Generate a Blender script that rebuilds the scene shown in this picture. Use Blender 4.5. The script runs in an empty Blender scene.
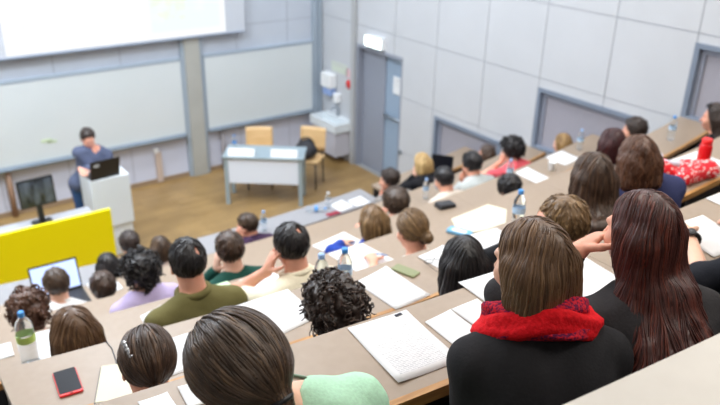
import bpy, math, random
import numpy as np
from mathutils import Vector, Matrix

random.seed(7)
RNG = np.random.default_rng(11)
scene = bpy.context.scene
COL = scene.collection
V3 = lambda *a: np.array(a, float)

# ------------------------------------------------------------------ materials
MATS = {}
def mat(name, color, rough=.6, metal=0., spec=.5, **kw):
    if name in MATS: return MATS[name]
    m = bpy.data.materials.new(name); m.use_nodes = True
    nt = m.node_tree; b = nt.nodes['Principled BSDF']
    b.inputs['Base Color'].default_value = (*color, 1)
    b.inputs['Roughness'].default_value = rough
    b.inputs['Metallic'].default_value = metal
    b.inputs['Specular IOR Level'].default_value = spec
    for k, v in kw.items():
        key = k.replace('_', ' ')
        b.inputs[key].default_value = v
    MATS[name] = m
    return m

def noisy(name, c1, c2, scale=8, rough=.6, stretch=(1, 1, 1), spec=.5, bump=0., detail=4, lo=.35, hi=.65, **kw):
    """two-tone procedural material driven by stretched object-space noise"""
    if name in MATS: return MATS[name]
    m = mat(name, c1, rough, 0, spec, **kw)
    nt = m.node_tree; b = nt.nodes['Principled BSDF']
    tc = nt.nodes.new('ShaderNodeTexCoord'); mp = nt.nodes.new('ShaderNodeMapping')
    mp.inputs['Scale'].default_value = stretch
    n = nt.nodes.new('ShaderNodeTexNoise'); n.inputs['Scale'].default_value = scale; n.inputs['Detail'].default_value = detail
    r = nt.nodes.new('ShaderNodeValToRGB')
    r.color_ramp.elements[0].position = lo; r.color_ramp.elements[1].position = hi
    r.color_ramp.elements[0].color = (*c1, 1); r.color_ramp.elements[1].color = (*c2, 1)
    nt.links.new(tc.outputs['Object'], mp.inputs['Vector']); nt.links.new(mp.outputs['Vector'], n.inputs['Vector'])
    nt.links.new(n.outputs['Fac'], r.inputs['Fac']); nt.links.new(r.outputs['Color'], b.inputs['Base Color'])
    if bump:
        bp = nt.nodes.new('ShaderNodeBump'); bp.inputs['Strength'].default_value = bump; bp.inputs['Distance'].default_value = .01
        nt.links.new(n.outputs['Fac'], bp.inputs['Height']); nt.links.new(bp.outputs['Normal'], b.inputs['Normal'])
    return m

def s2l(r, g, b):
    f = lambda c: (c / 255 / 12.92) if c / 255 <= .04045 else ((c / 255 + .055) / 1.055) ** 2.4
    return (f(r), f(g), f(b))

def parquet():
    m = mat('oak_parquet', (.5, .3, .12), .35)
    nt = m.node_tree; b = nt.nodes['Principled BSDF']
    tc = nt.nodes.new('ShaderNodeTexCoord'); mp = nt.nodes.new('ShaderNodeMapping')
    mp.inputs['Rotation'].default_value = (0, 0, .0)
    br = nt.nodes.new('ShaderNodeTexBrick')
    br.inputs['Color1'].default_value = (*s2l(160, 130, 84), 1); br.inputs['Color2'].default_value = (*s2l(144, 114, 70), 1)
    br.inputs['Mortar'].default_value = (*s2l(118, 92, 56), 1)
    br.inputs['Scale'].default_value = 1; br.inputs['Mortar Size'].default_value = .002
    br.inputs['Brick Width'].default_value = .9; br.inputs['Row Height'].default_value = .07
    n = nt.nodes.new('ShaderNodeTexNoise'); n.inputs['Scale'].default_value = 3; n.inputs['Detail'].default_value = 5
    mx = nt.nodes.new('ShaderNodeMixRGB'); mx.blend_type = 'OVERLAY'; mx.inputs['Fac'].default_value = .35
    nt.links.new(tc.outputs['Object'], mp.inputs['Vector'])
    nt.links.new(mp.outputs['Vector'], br.inputs['Vector']); nt.links.new(mp.outputs['Vector'], n.inputs['Vector'])
    nt.links.new(br.outputs['Color'], mx.inputs['Color1']); nt.links.new(n.outputs['Fac'], mx.inputs['Color2'])
    nt.links.new(mx.outputs['Color'], b.inputs['Base Color'])
    return m

M_PARQ = parquet()
M_TIER = noisy('grey_tier_floor', s2l(120, 116, 112), s2l(100, 98, 96), 20, .7)
M_WALLP = noisy('grey_wall_panel', s2l(196, 199, 204), s2l(199, 202, 207), 2, .5)
M_WALLB = mat('panel_joint', s2l(158, 162, 172), .8)
M_WALLF = noisy('blue_grey_front_panel', s2l(192, 199, 211), s2l(196, 203, 214), 2, .5)
M_WALLFL = noisy('lilac_grey_front_panel', s2l(203, 208, 226), s2l(206, 211, 228), 2, .5)
M_PLAIN = mat('plain_wall', s2l(205, 204, 200), .8)
M_CEIL = mat('white_ceiling', (.85, .85, .85), .9)
M_STEELB = mat('blue_grey_metal', s2l(128, 140, 158), .4, .1)
M_RAIL = mat('pale_blue_grey_rail', s2l(164, 177, 190), .45, .05)
M_PILLAR = noisy('grey_beige_pillar', s2l(172, 172, 166), s2l(178, 178, 172), 3, .6)
M_BOARD = noisy('white_enamel_board', s2l(211, 218, 220), s2l(214, 220, 222), 1.2, .28)
M_ALU = mat('aluminium', s2l(150, 160, 170), .35, .6)
M_LAM = noisy('beige_laminate', s2l(152, 134, 116), s2l(156, 138, 120), 30, .38, detail=6)
M_LAMC = noisy('cream_laminate', s2l(190, 184, 176), s2l(193, 187, 179), 20, .4)
M_LAMG = noisy('cool_light_laminate', s2l(150, 149, 152), s2l(147, 146, 149), 30, .4)  # desk laminate with the cool front light painted in as grey
M_WOOD = noisy('oak_edge', s2l(196, 146, 84), s2l(168, 118, 62), 6, .45, (1, 12, 12))
M_PANEL = noisy('dark_desk_front', s2l(70, 62, 58), s2l(62, 56, 52), 8, .6)
M_BENCH = noisy('bench_wood', s2l(150, 108, 66), s2l(130, 92, 56), 5, .5, (1, 10, 10))
M_BLACK = mat('black_plastic', (.012, .012, .014), .35)
M_DKMET = mat('dark_metal', (.05, .05, .055), .4, .6)
M_WHITE = mat('white_gloss', s2l(236, 238, 240), .35)
M_CERAM = mat('white_ceramic', s2l(225, 232, 236), .15)
M_YEL = mat('yellow_lacquer', (1., .84, 0.), .4)
M_PODIUM = mat('pale_grey_lacquer', s2l(224, 231, 236), .4)
M_GREYTOP = noisy('grey_counter_top', s2l(168, 170, 178), s2l(176, 178, 186), 12, .4)
M_DOOR = mat('blue_grey_door', s2l(150, 170, 192), .45)
M_DOORJ = mat('grey_door_frame', s2l(176, 178, 180), .5)
M_DOORL = mat('grey_door_reveal', s2l(146, 152, 166), .5)
M_BLIND = noisy('grey_blind_cloth', s2l(162, 160, 170), s2l(156, 154, 164), 40, .8, (1, 8, .2))
M_BIRCH = noisy('birch_ply', s2l(226, 190, 140), s2l(214, 176, 124), 4, .4, (1, 1, 8))
M_TABLE = mat('pale_table_panel', s2l(224, 232, 244), .4)
M_TABLEM = mat('table_steel', s2l(160, 178, 188), .4, .2)
M_PAPER = noisy('white_paper', s2l(228, 228, 229), s2l(224, 224, 226), 14, .8)
M_CREAM = mat('cream_paper', s2l(222, 216, 194), .8)
M_INK = mat('grey_print', s2l(196, 196, 200), .9)
M_INKD = mat('dark_print', s2l(60, 60, 70), .9)
M_CAP = mat('blue_cap', s2l(70,150,225), .4)
M_CAPP = mat('pale_blue_cap', s2l(150, 185, 230), .4)
M_LABEL = mat('bottle_label', s2l(178, 206, 232), .5)
M_LABELG = mat('green_bottle_label', s2l(190, 220, 110), .5)
M_PET = mat('clear_plastic', (.86, .92, .97), .06, 0, .5, Transmission_Weight=.92, IOR=1.12)
M_WATER = mat('bottle_water', (.85, .93, .98), .02, 0, .5, Transmission_Weight=1.0, IOR=1.2)
M_RED = mat('red_enamel', s2l(214, 16, 24), .3)
M_REDPL = mat('red_plastic', s2l(230, 40, 40), .35)
M_SKIN = noisy('light_skin', s2l(236, 190, 165), s2l(228, 176, 150), 9, .5, Subsurface_Weight=.12, Subsurface_Radius=(.01, .004, .002))
M_SKINP = noisy('pink_skin', s2l(236, 176, 150), s2l(226, 160, 135), 9, .5, Subsurface_Weight=.12, Subsurface_Radius=(.01, .004, .002))
M_LIP = mat('lips', s2l(200, 120, 110), .4)
M_EYE = mat('eye_white', s2l(230, 228, 224), .2)
M_IRIS = mat('iris', s2l(60, 45, 35), .2)
M_TROUS = noisy('dark_denim', s2l(44, 52, 76), s2l(36, 42, 62), 30, .85)

def emis(name, color, strength):
    m = bpy.data.materials.new(name); m.use_nodes = True
    nt = m.node_tree; b = nt.nodes['Principled BSDF']
    b.inputs['Base Color'].default_value = (*color, 1)
    b.inputs['Emission Color'].default_value = (*color, 1)
    b.inputs['Emission Strength'].default_value = strength
    return m

# ------------------------------------------------------------------ mesh utils
def mk_mesh(name, verts, faces, mats, fmat=None, smooth=False, origin=None):
    me = bpy.data.meshes.new(name)
    verts = np.asarray(verts, float)
    if origin is not None: verts = verts - np.asarray(origin)
    if isinstance(faces, np.ndarray):
        n = len(faces); k = faces.shape[1]
        me.vertices.add(len(verts)); me.vertices.foreach_set('co', verts.astype(np.float32).ravel())
        me.loops.add(n * k); me.loops.foreach_set('vertex_index', faces.astype(np.int32).ravel())
        me.polygons.add(n); me.polygons.foreach_set('loop_start', np.arange(0, n * k, k, dtype=np.int32))
        me.polygons.foreach_set('loop_total', np.full(n, k, np.int32))
        me.update(calc_edges=True)
    else:
        me.from_pydata(verts.tolist(), [], faces)
    for m in (mats if isinstance(mats, (list, tuple)) else [mats]): me.materials.append(m)
    if fmat is not None: me.polygons.foreach_set('material_index', np.asarray(fmat, np.int32))
    if smooth: me.polygons.foreach_set('use_smooth', np.ones(len(me.polygons), bool))
    me.update()
    return me

class MB:
    """collects simple solids into one mesh (world coordinates)"""
    def __init__(s): s.v = []; s.f = []; s.m = []; s.sm = []
    def add(s, v, f, mi=0, smooth=False):
        o = len(s.v); s.v += [tuple(map(float, p)) for p in v]; s.f += [tuple(i + o for i in q) for q in f]
        s.m += [mi] * len(f); s.sm += [smooth] * len(f); return s
    def box(s, lo, hi, mi=0, M=None):
        x0, y0, z0 = lo; x1, y1, z1 = hi
        v = [(x0,y0,z0),(x1,y0,z0),(x1,y1,z0),(x0,y1,z0),(x0,y0,z1),(x1,y0,z1),(x1,y1,z1),(x0,y1,z1)]
        if M is not None: v = [tuple(M @ Vector(p)) for p in v]
        return s.add(v, [(0,3,2,1),(4,5,6,7),(0,1,5,4),(1,2,6,5),(2,3,7,6),(3,0,4,7)], mi)
    def rbox(s, lo, hi, r=.01, mi=0, M=None, seg=3):
        """box with rounded vertical corners and a small top chamfer"""
        x0, y0, z0 = lo; x1, y1, z1 = hi; ring = []
        for cx, cy, a0 in ((x1-r,y1-r,0),(x0+r,y1-r,90),(x0+r,y0+r,180),(x1-r,y0+r,270)):
            for k in range(seg + 1):
                a = math.radians(a0 + 90*k/seg); ring.append((cx + r*math.cos(a), cy + r*math.sin(a)))
        n = len(ring); mx, my = (x0+x1)/2, (y0+y1)/2; c = min(r*.4, (z1-z0)*.3)
        def sh(p, d):
            L = math.hypot(p[0]-mx, p[1]-my); return (p[0]-(p[0]-mx)/L*d, p[1]-(p[1]-my)/L*d)
        lv = [(z0, c), (z0 + c, 0), (z1 - c, 0), (z1, c)]
        v = [(*sh(p, d), z) for z, d in lv for p in ring]
        f = [(j*n+i, j*n+(i+1) % n, (j+1)*n+(i+1) % n, (j+1)*n+i) for j in range(3) for i in range(n)]
        f += [tuple(range(n-1, -1, -1)), tuple(3*n+i for i in range(n))]
        if M is not None: v = [tuple(M @ Vector(p)) for p in v]
        return s.add(v, f, mi)
    def lathe(s, prof, c=(0,0,0), n=20, mi=0, M=None, cap=True):
        v = []; f = []
        for r, z in prof:
            for k in range(n):
                a = 2*math.pi*k/n; v.append((c[0]+r*math.cos(a), c[1]+r*math.sin(a), c[2]+z))
        for j in range(len(prof)-1):
            for k in range(n): f.append((j*n+k, j*n+(k+1) % n, (j+1)*n+(k+1) % n, (j+1)*n+k))
        if cap:
            f.append(tuple(range(n-1, -1, -1))); f.append(tuple((len(prof)-1)*n+k for k in range(n)))
        if M is not None: v = [tuple(M @ Vector(p)) for p in v]
        return s.add(v, f, mi, True)
    def tube(s, pts, r, n=8, mi=0, closed=False):
        v, f = tube_geo([np.asarray(p, float) for p in pts], r, n, closed)
        return s.add(v, f, mi, True)
    def prism(s, poly, z0, z1, mi=0, M=None):
        n = len(poly); v = [(*p, z0) for p in poly] + [(*p, z1) for p in poly]
        if M is not None: v = [tuple(M @ Vector(p)) for p in v]
        return s.add(v, [tuple(range(n-1,-1,-1)), tuple(range(n, 2*n))] + [(i, (i+1) % n, n+(i+1) % n, n+i) for i in range(n)], mi)
    def build(s, name, mats, parent=None, origin=None, kind=None):
        o0 = np.zeros(3)
        if parent is not None: o0 = np.array(parent['_org'])
        elif origin is not None: o0 = np.array(origin, float)
        me = mk_mesh(name, s.v, s.f, mats, s.m, origin=o0)
        me.polygons.foreach_set('use_smooth', s.sm)
        o = bpy.data.objects.new(name, me); COL.objects.link(o)
        if parent is not None: o.parent = parent
        else: o.location = o0
        o['_org'] = [float(x) for x in o0]
        if kind: o['kind'] = kind
        return o

def tube_geo(pts, r, n=8, closed=False):
    P = np.array(pts); m = len(P)
    rr = np.full(m, r) if np.isscalar(r) else np.asarray(r, float)
    T = np.gradient(P, axis=0) if not closed else (np.roll(P, -1, 0) - np.roll(P, 1, 0))
    T /= np.linalg.norm(T, axis=1)[:, None] + 1e-9
    up = V3(0, 0, 1) if abs(T[0][2]) < .9 else V3(1, 0, 0)
    v = []; a = np.cross(T[0], up); a /= np.linalg.norm(a)
    for i in range(m):
        a = a - T[i]*(a @ T[i]); a /= np.linalg.norm(a) + 1e-9; b = np.cross(T[i], a)
        for k in range(n):
            t = 2*math.pi*k/n; v.append(P[i] + rr[i]*(math.cos(t)*a + math.sin(t)*b))
    f = []
    for j in range(m if closed else m-1):
        j2 = (j+1) % m
        for k in range(n): f.append((j*n+k, j*n+(k+1) % n, j2*n+(k+1) % n, j2*n+k))
    if not closed: f += [tuple(range(n-1,-1,-1)), tuple((m-1)*n+k for k in range(n))]
    return v, f

def thing(name, label, cat, loc, group=None):
    o = bpy.data.objects.new(name, None); COL.objects.link(o); o.location = loc
    o.empty_display_size = .1
    o['_org'] = [float(x) for x in loc]
    return tag(o, label, cat, group)
def tag(o, label, cat, group=None):
    o['label'] = label; o['category'] = cat
    if group: o['group'] = group
    return o
def clone(src, loc, label, group=None, rotz=0.):
    """copy a thing with its parts (parts share mesh data)"""
    r = src.copy(); COL.objects.link(r); r.location = loc; r.rotation_euler = (0, 0, rotz)
    r['label'] = label
    if group: r['group'] = group
    for ch in list(src.children):
        c = ch.copy(); COL.objects.link(c); c.parent = r
        for g in list(ch.children):
            d = g.copy(); COL.objects.link(d); d.parent = c
    return r

# ------------------------------------------------------------------ room dimensions
XW, YF, YB, XL, ZC = 6.65, 10.2, -3.2, -3.6, 6.5
CX, R1R, D = 2.86, 20., .95
ZD = {0: 3.75, 1: 3.28, 2: 2.81, 3: 2.34, 4: 1.87, 5: 1.45, 6: 1.11}      # desk tops
def arc(i, x, off=0.):
    r = R1R - (i-1)*D + off
    return 1.40 + R1R - math.sqrt(r*r - (x-CX)**2)
TIER = {i: z - .74 for i, z in ZD.items()}

def arc_slab(mb, i, x0, x1, o0, o1, z0, z1, mi=0, step=.12):
    """curved slab of row i between x0..x1, offsets o0 (near) > o1 (far edge)"""
    n = max(2, int((x1-x0)/step)); xs = np.linspace(x0, x1, n+1)
    v = []
    for x in xs:
        yn, yf = arc(i, x, o0), arc(i, x, o1)
        v += [(x, yn, z0), (x, yf, z0), (x, yf, z1), (x, yn, z1)]
    f = []
    for k in range(n):
        a, b = 4*k, 4*k+4
        f += [(a, a+1, b+1, b), (a+1, a+2, b+2, b+1), (a+2, a+3, b+3, b+2), (a+3, a, b, b+3)]
    f += [(3, 2, 1, 0), (4*n, 4*n+1, 4*n+2, 4*n+3)]
    return mb.add(v, f, mi)

# ------------------------------------------------------------------ floor and tiers
mb = MB()
mb.box((XL, 4.5, -.1), (XW, YF, 0), 0)
tf = 1
for i in range(1, 7):
    arc_slab(mb, i, XL, XW, D - (.0 if i > 1 else -.0), .0, -.1 if i == 6 else TIER[i]-.3, TIER[i], 1, .3)
# risers below each tier down to the next
for i in range(0, 7):
    lowz = TIER[i+1] - .3 if i < 6 else -.1
    arc_slab(mb, i, XL, XW, .06, .0, lowz, TIER[i] - .001, 1, .3)
vx = np.linspace(XL, XW, 30)
v = []; f = []
for x in vx: v += [(x, YB, TIER[0]), (x, arc(0, x), TIER[0]), (x, arc(0, x), TIER[0]-.3), (x, YB, TIER[0]-.3)]
for k in range(len(vx)-1):
    a, b = 4*k, 4*k+4
    f += [(a, b, b+1, a+1), (a+3, a+2, b+2, b+3)]
mb.add(v, f, 1)
mb.build('floor', [M_PARQ, M_TIER], kind='structure')

# ------------------------------------------------------------------ walls
def rect_minus(r, hole):
    x0, y0, x1, y1 = r; a0, b0, a1, b1 = hole
    if a0 >= x1 or a1 <= x0 or b0 >= y1 or b1 <= y0: return [r]
    out = []
    if b0 > y0: out.append((x0, y0, x1, b0))
    if b1 < y1: out.append((x0, b1, x1, y1))
    m0, m1 = max(y0, b0), min(y1, b1)
    if a0 > x0: out.append((x0, m0, a0, m1))
    if a1 < x1: out.append((a1, m0, x1, m1))
    return out

WIN = [(6.0, .60, 7.28, 1.36), (4.22, 1.46, 5.51, 2.20), (2.40, 2.33, 3.70, 3.07), (.6, 3.2, 1.9, 3.94)]   # y0,z0,y1,z1
DOOR = (8.03, 0., 9.16, 2.02)
HOLES = WIN + [DOOR]
ycuts = [YB] + [3.695 + .908*k for k in range(-7, 6)] + [9.16, YF]
zcuts = [0, .585, 1.44, 2.307, 3.155, 4.0, 4.85, 5.7, ZC]
mb = MB(); g = .005
for a in range(len(ycuts)-1):
    for b in range(len(zcuts)-1):
        rs = [(ycuts[a]+g, zcuts[b]+g, ycuts[a+1]-g, zcuts[b+1]-g)]
        for h in HOLES: rs = [q for r in rs for q in rect_minus(r, h)]
        for y0, z0, y1, z1 in rs: mb.box((XW, y0, z0), (XW+.03, y1, z1), 0)
rs = [(YB, 0, YF, ZC)]
for h in HOLES: rs = [q for r in rs for q in rect_minus(r, h)]
for y0, z0, y1, z1 in rs: mb.box((XW+.008, y0, z0), (XW+.25, y1, z1), 1)
mb.build('wall_right', [M_WALLP, M_WALLB], kind='structure')

xc = [XL] + [2.372 + .9105*k for k in range(-6, 5)] + [XW]
zc = [0, .70, 1.40, 2.262, 3.12, 3.98, 4.84, ZC]
mb = MB()
for a in range(len(xc)-1):
    for b in range(len(zc)-1):
        mb.box((xc[a]+g, YF, zc[b]+g), (xc[a+1]-g, YF+.03, zc[b+1]-g), 0 if b > 0 else 2)
mb.box((XL, YF+.008, 0), (XW+.25, YF+.25, ZC), 1)
mb.build('wall_front', [M_WALLF, M_WALLB, M_WALLFL], kind='structure')
mb = MB(); mb.box((XL-.2, YB, -.1), (XL, YF+.25, ZC)); mb.build('wall_left', [mat('taupe_wall', s2l(128, 120, 112), .8)], kind='structure')
mb = MB(); mb.box((XL-.2, YB-.2, -.1), (XW+.25, YB, ZC)); mb.build('wall_back', [M_PLAIN], kind='structure')
mb = MB(); mb.box((XL-.2, YB-.2, ZC), (XW+.25, YF+.25, ZC+.15)); mb.build('ceiling', [M_CEIL], kind='structure')
mb = MB()
for x0, x1 in ((XL, 4.20), (4.47, XW)): mb.box((x0, YF-.018, 0), (x1, YF, .07))
mb.build('baseboard_front', [mat('brown_baseboard', s2l(150, 128, 104), .5)], kind='structure')
mb = MB()
mb.box((4.215, YF-.09, 0), (4.445, YF, ZC))
mb.build('trim_1', [M_PILLAR], kind='structure')
mb = MB()
for x in (4.16, 4.445): mb.box((x, YF-.06, 0), (x+.055, YF, 3.9))
mb.build('trim_2', [M_RAIL], kind='structure')
mb = MB(); mb.box((6.47, YF-.05, 0), (6.56, YF, ZC)); mb.box((6.575, YF-.07, 0), (6.63, YF, ZC))
mb.build('trim_3', [M_RAIL], kind='structure')
# dado strip of the right wall beside the door
mb = MB(); mb.box((XW-.05, 9.165, 0), (XW, 9.26, ZC)); mb.build('trim_4', [M_DOORJ], kind='structure')

# windows with closed blinds
for k, (y0, z0, y1, z1) in enumerate(WIN):
    mb = MB(); t = .05
    for a in (((XW-.012, y0, z0), (XW+.09, y0+t, z1)), ((XW-.012, y1-t, z0), (XW+.09, y1, z1)),
              ((XW-.012, y0+t, z1-t), (XW+.09, y1-t, z1)), ((XW-.012, y0+t, z0), (XW+.09, y1-t, z0+t*.6))): mb.box(*a)
    w = mb.build(f'window_{k+1}', [M_STEELB], kind='structure')
    mb = MB(); mb.box((XW+.06, y0+t, z0+.02), (XW+.08, y1-t, z1-t))
    mb.build('blind', [M_BLIND], w)
    mb = MB(); u = t+.05
    for yy in (y0+t, y1-u): mb.box((XW+.04, yy, z0+.03), (XW+.06, yy+.05, z1-t))
    mb.box((XW+.038, y0+t, z1-u), (XW+.06, y1-t, z1-t))
    mb.build('inner_frame', [mat('dark_frame', s2l(146, 152, 168), .5)], w)

# door
dy0, _, dy1, dz1 = DOOR
mb = MB()
mb.box((XW+.12, dy0, 0), (XW+.16, 8.55, dz1))
d = mb.build('door_1', [M_DOOR], kind='structure')
mb = MB(); mb.tube([(XW+.07, 8.06, 1.02), (XW+.07, 8.53, 1.02)], .022, 10); mb.box((XW+.06, 8.07, .99), (XW+.12, 8.10, 1.05)); mb.box((XW+.06, 8.48, .99), (XW+.12, 8.51, 1.05))
mb.build('push_bar', [M_ALU], d)
mb = MB(); mb.box((XW+.10, 8.55, 0), (XW+.16, dy1, dz1)); mb.build('side_leaf', [M_DOORL], d)
mb = MB(); mb.box((XW-.01, dy0-.0, dz1-.05), (XW+.12, dy1, dz1)); mb.box((XW-.01, dy1-.05, 0), (XW+.12, dy1, dz1-.05)); mb.box((XW-.004, dy0, 0), (XW+.12, dy0+.03, dz1-.05))
mb.build('door_frame', [M_DOORL], d)

# notice on the door jamb edge, exit sign
mb = MB(); mb.box((XW+.105, 8.06, 1.40), (XW+.119, 8.36, 1.66)); mb.box((XW+.1045, 8.10, 1.60), (XW+.106, 8.30, 1.62), 1); mb.box((XW+.1045, 8.12, 1.54), (XW+.106, 8.32, 1.55), 1)
tag(mb.build('door_notice', [M_WHITE, M_INK], origin=(XW+.11, 8.2, 1.4)), 'white paper notice fixed on the blue grey door', 'notice')
t = thing('exit_sign', 'lit white exit sign box above the door', 'sign', (XW-.04, 8.66, 2.05))
mb = MB(); mb.box((XW-.075, 8.45, 2.05), (XW, 8.87, 2.21)); mb.build('housing', [M_WHITE], t)
mb = MB(); mb.box((XW-.08, 8.46, 2.058), (XW-.075, 8.86, 2.202))
mb.build('lit_face', [emis('exit_glow', (.85, 1, .97), 2.2)], t)
mb = MB(); GX = XW-.0812
mb.add([(GX, 8.66, 2.13), (GX, 8.60, 2.165), (GX, 8.60, 2.095)], [(0, 1, 2)]); mb.box((GX, 8.53, 2.122), (GX+.001, 8.605, 2.138))
EG = emis('exit_green', (.45, .95, .8), .9); mb.build('arrow_mark', [EG], t)
mb = MB(); mb.box((GX, 8.74, 2.09), (GX+.001, 8.80, 2.17)); mb.build('door_mark', [EG], t)

# ------------------------------------------------------------------ front wall furniture
def whiteboard(x0, x1, label):
    t = thing('whiteboard', label, 'whiteboard', ((x0+x1)/2, YF, .72), None)
    z0, z1, y = .725, 1.865, YF-.06
    mb = MB(); mb.box((x0+.015, y, z0+.015), (x1-.015, y+.02, z1-.015)); mb.build('board_face', [M_BOARD], t)
    mb = MB()
    mb.box((x0, y-.005, z1-.015), (x1, YF, z1+.03)); mb.box((x0, y-.005, z0-.02), (x1, YF, z0+.015))
    mb.box((x0, y-.005, z0), (x0+.02, YF, z1)); mb.box((x1-.02, y-.005, z0), (x1, YF, z1))
    mb.build('frame', [M_RAIL], t)
    mb = MB(); mb.box((x0+.02, y-.07, z0-.035), (x1-.02, y, z0-.018)); mb.build('pen_tray', [M_ALU], t)
    return t
whiteboard(-2.0, 4.155, 'long white writing board behind the lecturer, left of the pillar')
whiteboard(4.505, 6.46, 'white writing board on the front wall between pillar and room corner')

t = thing('projection_screen', 'large lit projection screen hanging on the front wall', 'screen', (3.3, YF-.12, 2.2))
mb = MB(); mb.box((1.42, YF-.13, 2.205), (5.195, YF-.11, 4.75)); mb.build('screen_cloth', [mat('screen_white', s2l(200, 205, 214), .7)], t)
mb = MB(); mb.box((1.42, YF-.14, 2.185), (5.195, YF-.10, 2.208)); mb.build('bottom_bar', [mat('screen_bar', s2l(150, 162, 182), .4)], t)
mb = MB(); mb.tube([(1.38, YF-.12, 4.82), (5.24, YF-.12, 4.82)], .07, 14); mb.build('roller_case', [M_WHITE], t)
def screen_mat():
    m = bpy.data.materials.new('projected_slide'); m.use_nodes = True
    nt = m.node_tree; b = nt.nodes['Principled BSDF']; L = nt.links.new
    b.inputs['Base Color'].default_value = (.06, .06, .06, 1)
    tc = nt.nodes.new('ShaderNodeTexCoord')
    sx = nt.nodes.new('ShaderNodeSeparateXYZ'); L(tc.outputs['Object'], sx.inputs[0])
    def box(x0, x1, z0, z1):
        def rng(out, a, c, soft=.04):
            p = nt.nodes.new('ShaderNodeMapRange'); p.inputs[1].default_value = a-soft; p.inputs[2].default_value = a+soft; L(out, p.inputs[0])
            q = nt.nodes.new('ShaderNodeMapRange'); q.inputs[1].default_value = c-soft; q.inputs[2].default_value = c+soft; q.inputs[3].default_value = 1; q.inputs[4].default_value = 0; L(out, q.inputs[0])
            r = nt.nodes.new('ShaderNodeMath'); r.operation = 'MULTIPLY'; L(p.outputs[0], r.inputs[0]); L(q.outputs[0], r.inputs[1]); return r
        r = nt.nodes.new('ShaderNodeMath'); r.operation = 'MULTIPLY'
        L(rng(sx.outputs['X'], x0, x1).outputs[0], r.inputs[0]); L(rng(sx.outputs['Z'], z0, z1).outputs[0], r.inputs[1]); return r
    def noise(scale, lo, hi):
        n = nt.nodes.new('ShaderNodeTexNoise'); n.inputs['Scale'].default_value = scale; n.inputs['Detail'].default_value = 6
        L(tc.outputs['Object'], n.inputs['Vector'])
        p = nt.nodes.new('ShaderNodeMapRange'); p.inputs[1].default_value = lo; p.inputs[2].default_value = hi; L(n.outputs['Fac'], p.inputs[0]); return p
    cur = None
    def over(fac, col):
        nonlocal cur
        mx = nt.nodes.new('ShaderNodeMixRGB'); L(fac, mx.inputs['Fac'])
        if cur is None: mx.inputs['Color1'].default_value = (.97, .985, 1, 1)
        else: L(cur, mx.inputs['Color1'])
        mx.inputs['Color2'].default_value = (*col, 1); cur = mx.outputs[0]
    def mul(a, c, k=1.):
        r = nt.nodes.new('ShaderNodeMath'); r.operation = 'MULTIPLY'; L(a.outputs[0], r.inputs[0]); L(c.outputs[0], r.inputs[1])
        q = nt.nodes.new('ShaderNodeMath'); q.operation = 'MULTIPLY'; L(r.outputs[0], q.inputs[0]); q.inputs[1].default_value = k; return q.outputs[0]
    ox = 3.3; oz = 2.2
    nz = noise(22, .52, .66)
    over(mul(box(1.95-ox, 2.50-ox, 2.50-oz, 2.78-oz), nz, .3), (.62, .6, .86))
    over(mul(box(2.62-ox, 2.80-ox, 2.52-oz, 2.80-oz), nz, .25), (.62, .6, .82))
    over(mul(box(2.90-ox, 3.40-ox, 2.62-oz, 2.78-oz), noise(14, .58, .7), .25), (.6, .6, .82))
    over(mul(box(3.72-ox, 4.80-ox, 2.30-oz, 3.3-oz), noise(2.2, .2, .5), .28), (.55, .86, .98))
    over(mul(box(3.74-ox, 4.28-ox, 2.46-oz, 3.1-oz), noise(5, .42, .6), .4), (.85, 1, .5))
    L(cur, b.inputs['Emission Color']); b.inputs['Emission Strength'].default_value = .86
    return m
mb = MB(); mb.box((1.80, YF-.1325, 2.222), (4.873, YF-.1305, 4.55)); mb.build('projected_image', [screen_mat()], t)

# small wall fittings
mb = MB(); mb.box((3.63, YF-.05, .02), (3.72, YF, .50)); mb.build('trim_5', [mat('tan_duct', s2l(196, 178, 166), .5)], kind='structure')
mb = MB(); mb.rbox((3.61, YF-.06, .50), (3.68, YF-.003, .57), .012)
tag(mb.build('wall_socket', [M_WHITE], origin=(3.64, YF-.03, .50)), 'small white socket box on top of the tan wall duct', 'socket')
mb = MB(); mb.tube([(1.56, YF-.05, 0), (1.56, YF-.05, .70)], .04, 12)
tag(mb.build('wall_pipe', [mat('brown_pipe', s2l(150, 120, 100), .5)], origin=(1.56, YF-.05, 0)), 'brown upright pipe on the wall below the left writing board', 'pipe')
mb = MB(); mb.tube([(4.75, YF-.05, 0), (4.75, YF-.05, .70)], .03, 12)
tag(mb.build('wall_pipe', [mat('grey_pipe', s2l(160, 155, 160), .5)], origin=(4.75, YF-.05, 0)), 'grey upright pipe on the wall beside the pillar base', 'pipe')
mb = MB(); mb.box((2.05, YF-.066, .985), (2.19, YF-.0601, 1.03)); mb.box((2.13, YF-.066, .965), (2.25, YF-.0601, 1.0))
tag(mb.build('sticky_note', [mat('pale_green_note', s2l(206, 222, 190), .8)], origin=(2.14, YF-.063, .97)), 'faint pale green note stuck on the long writing board', 'note')

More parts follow.
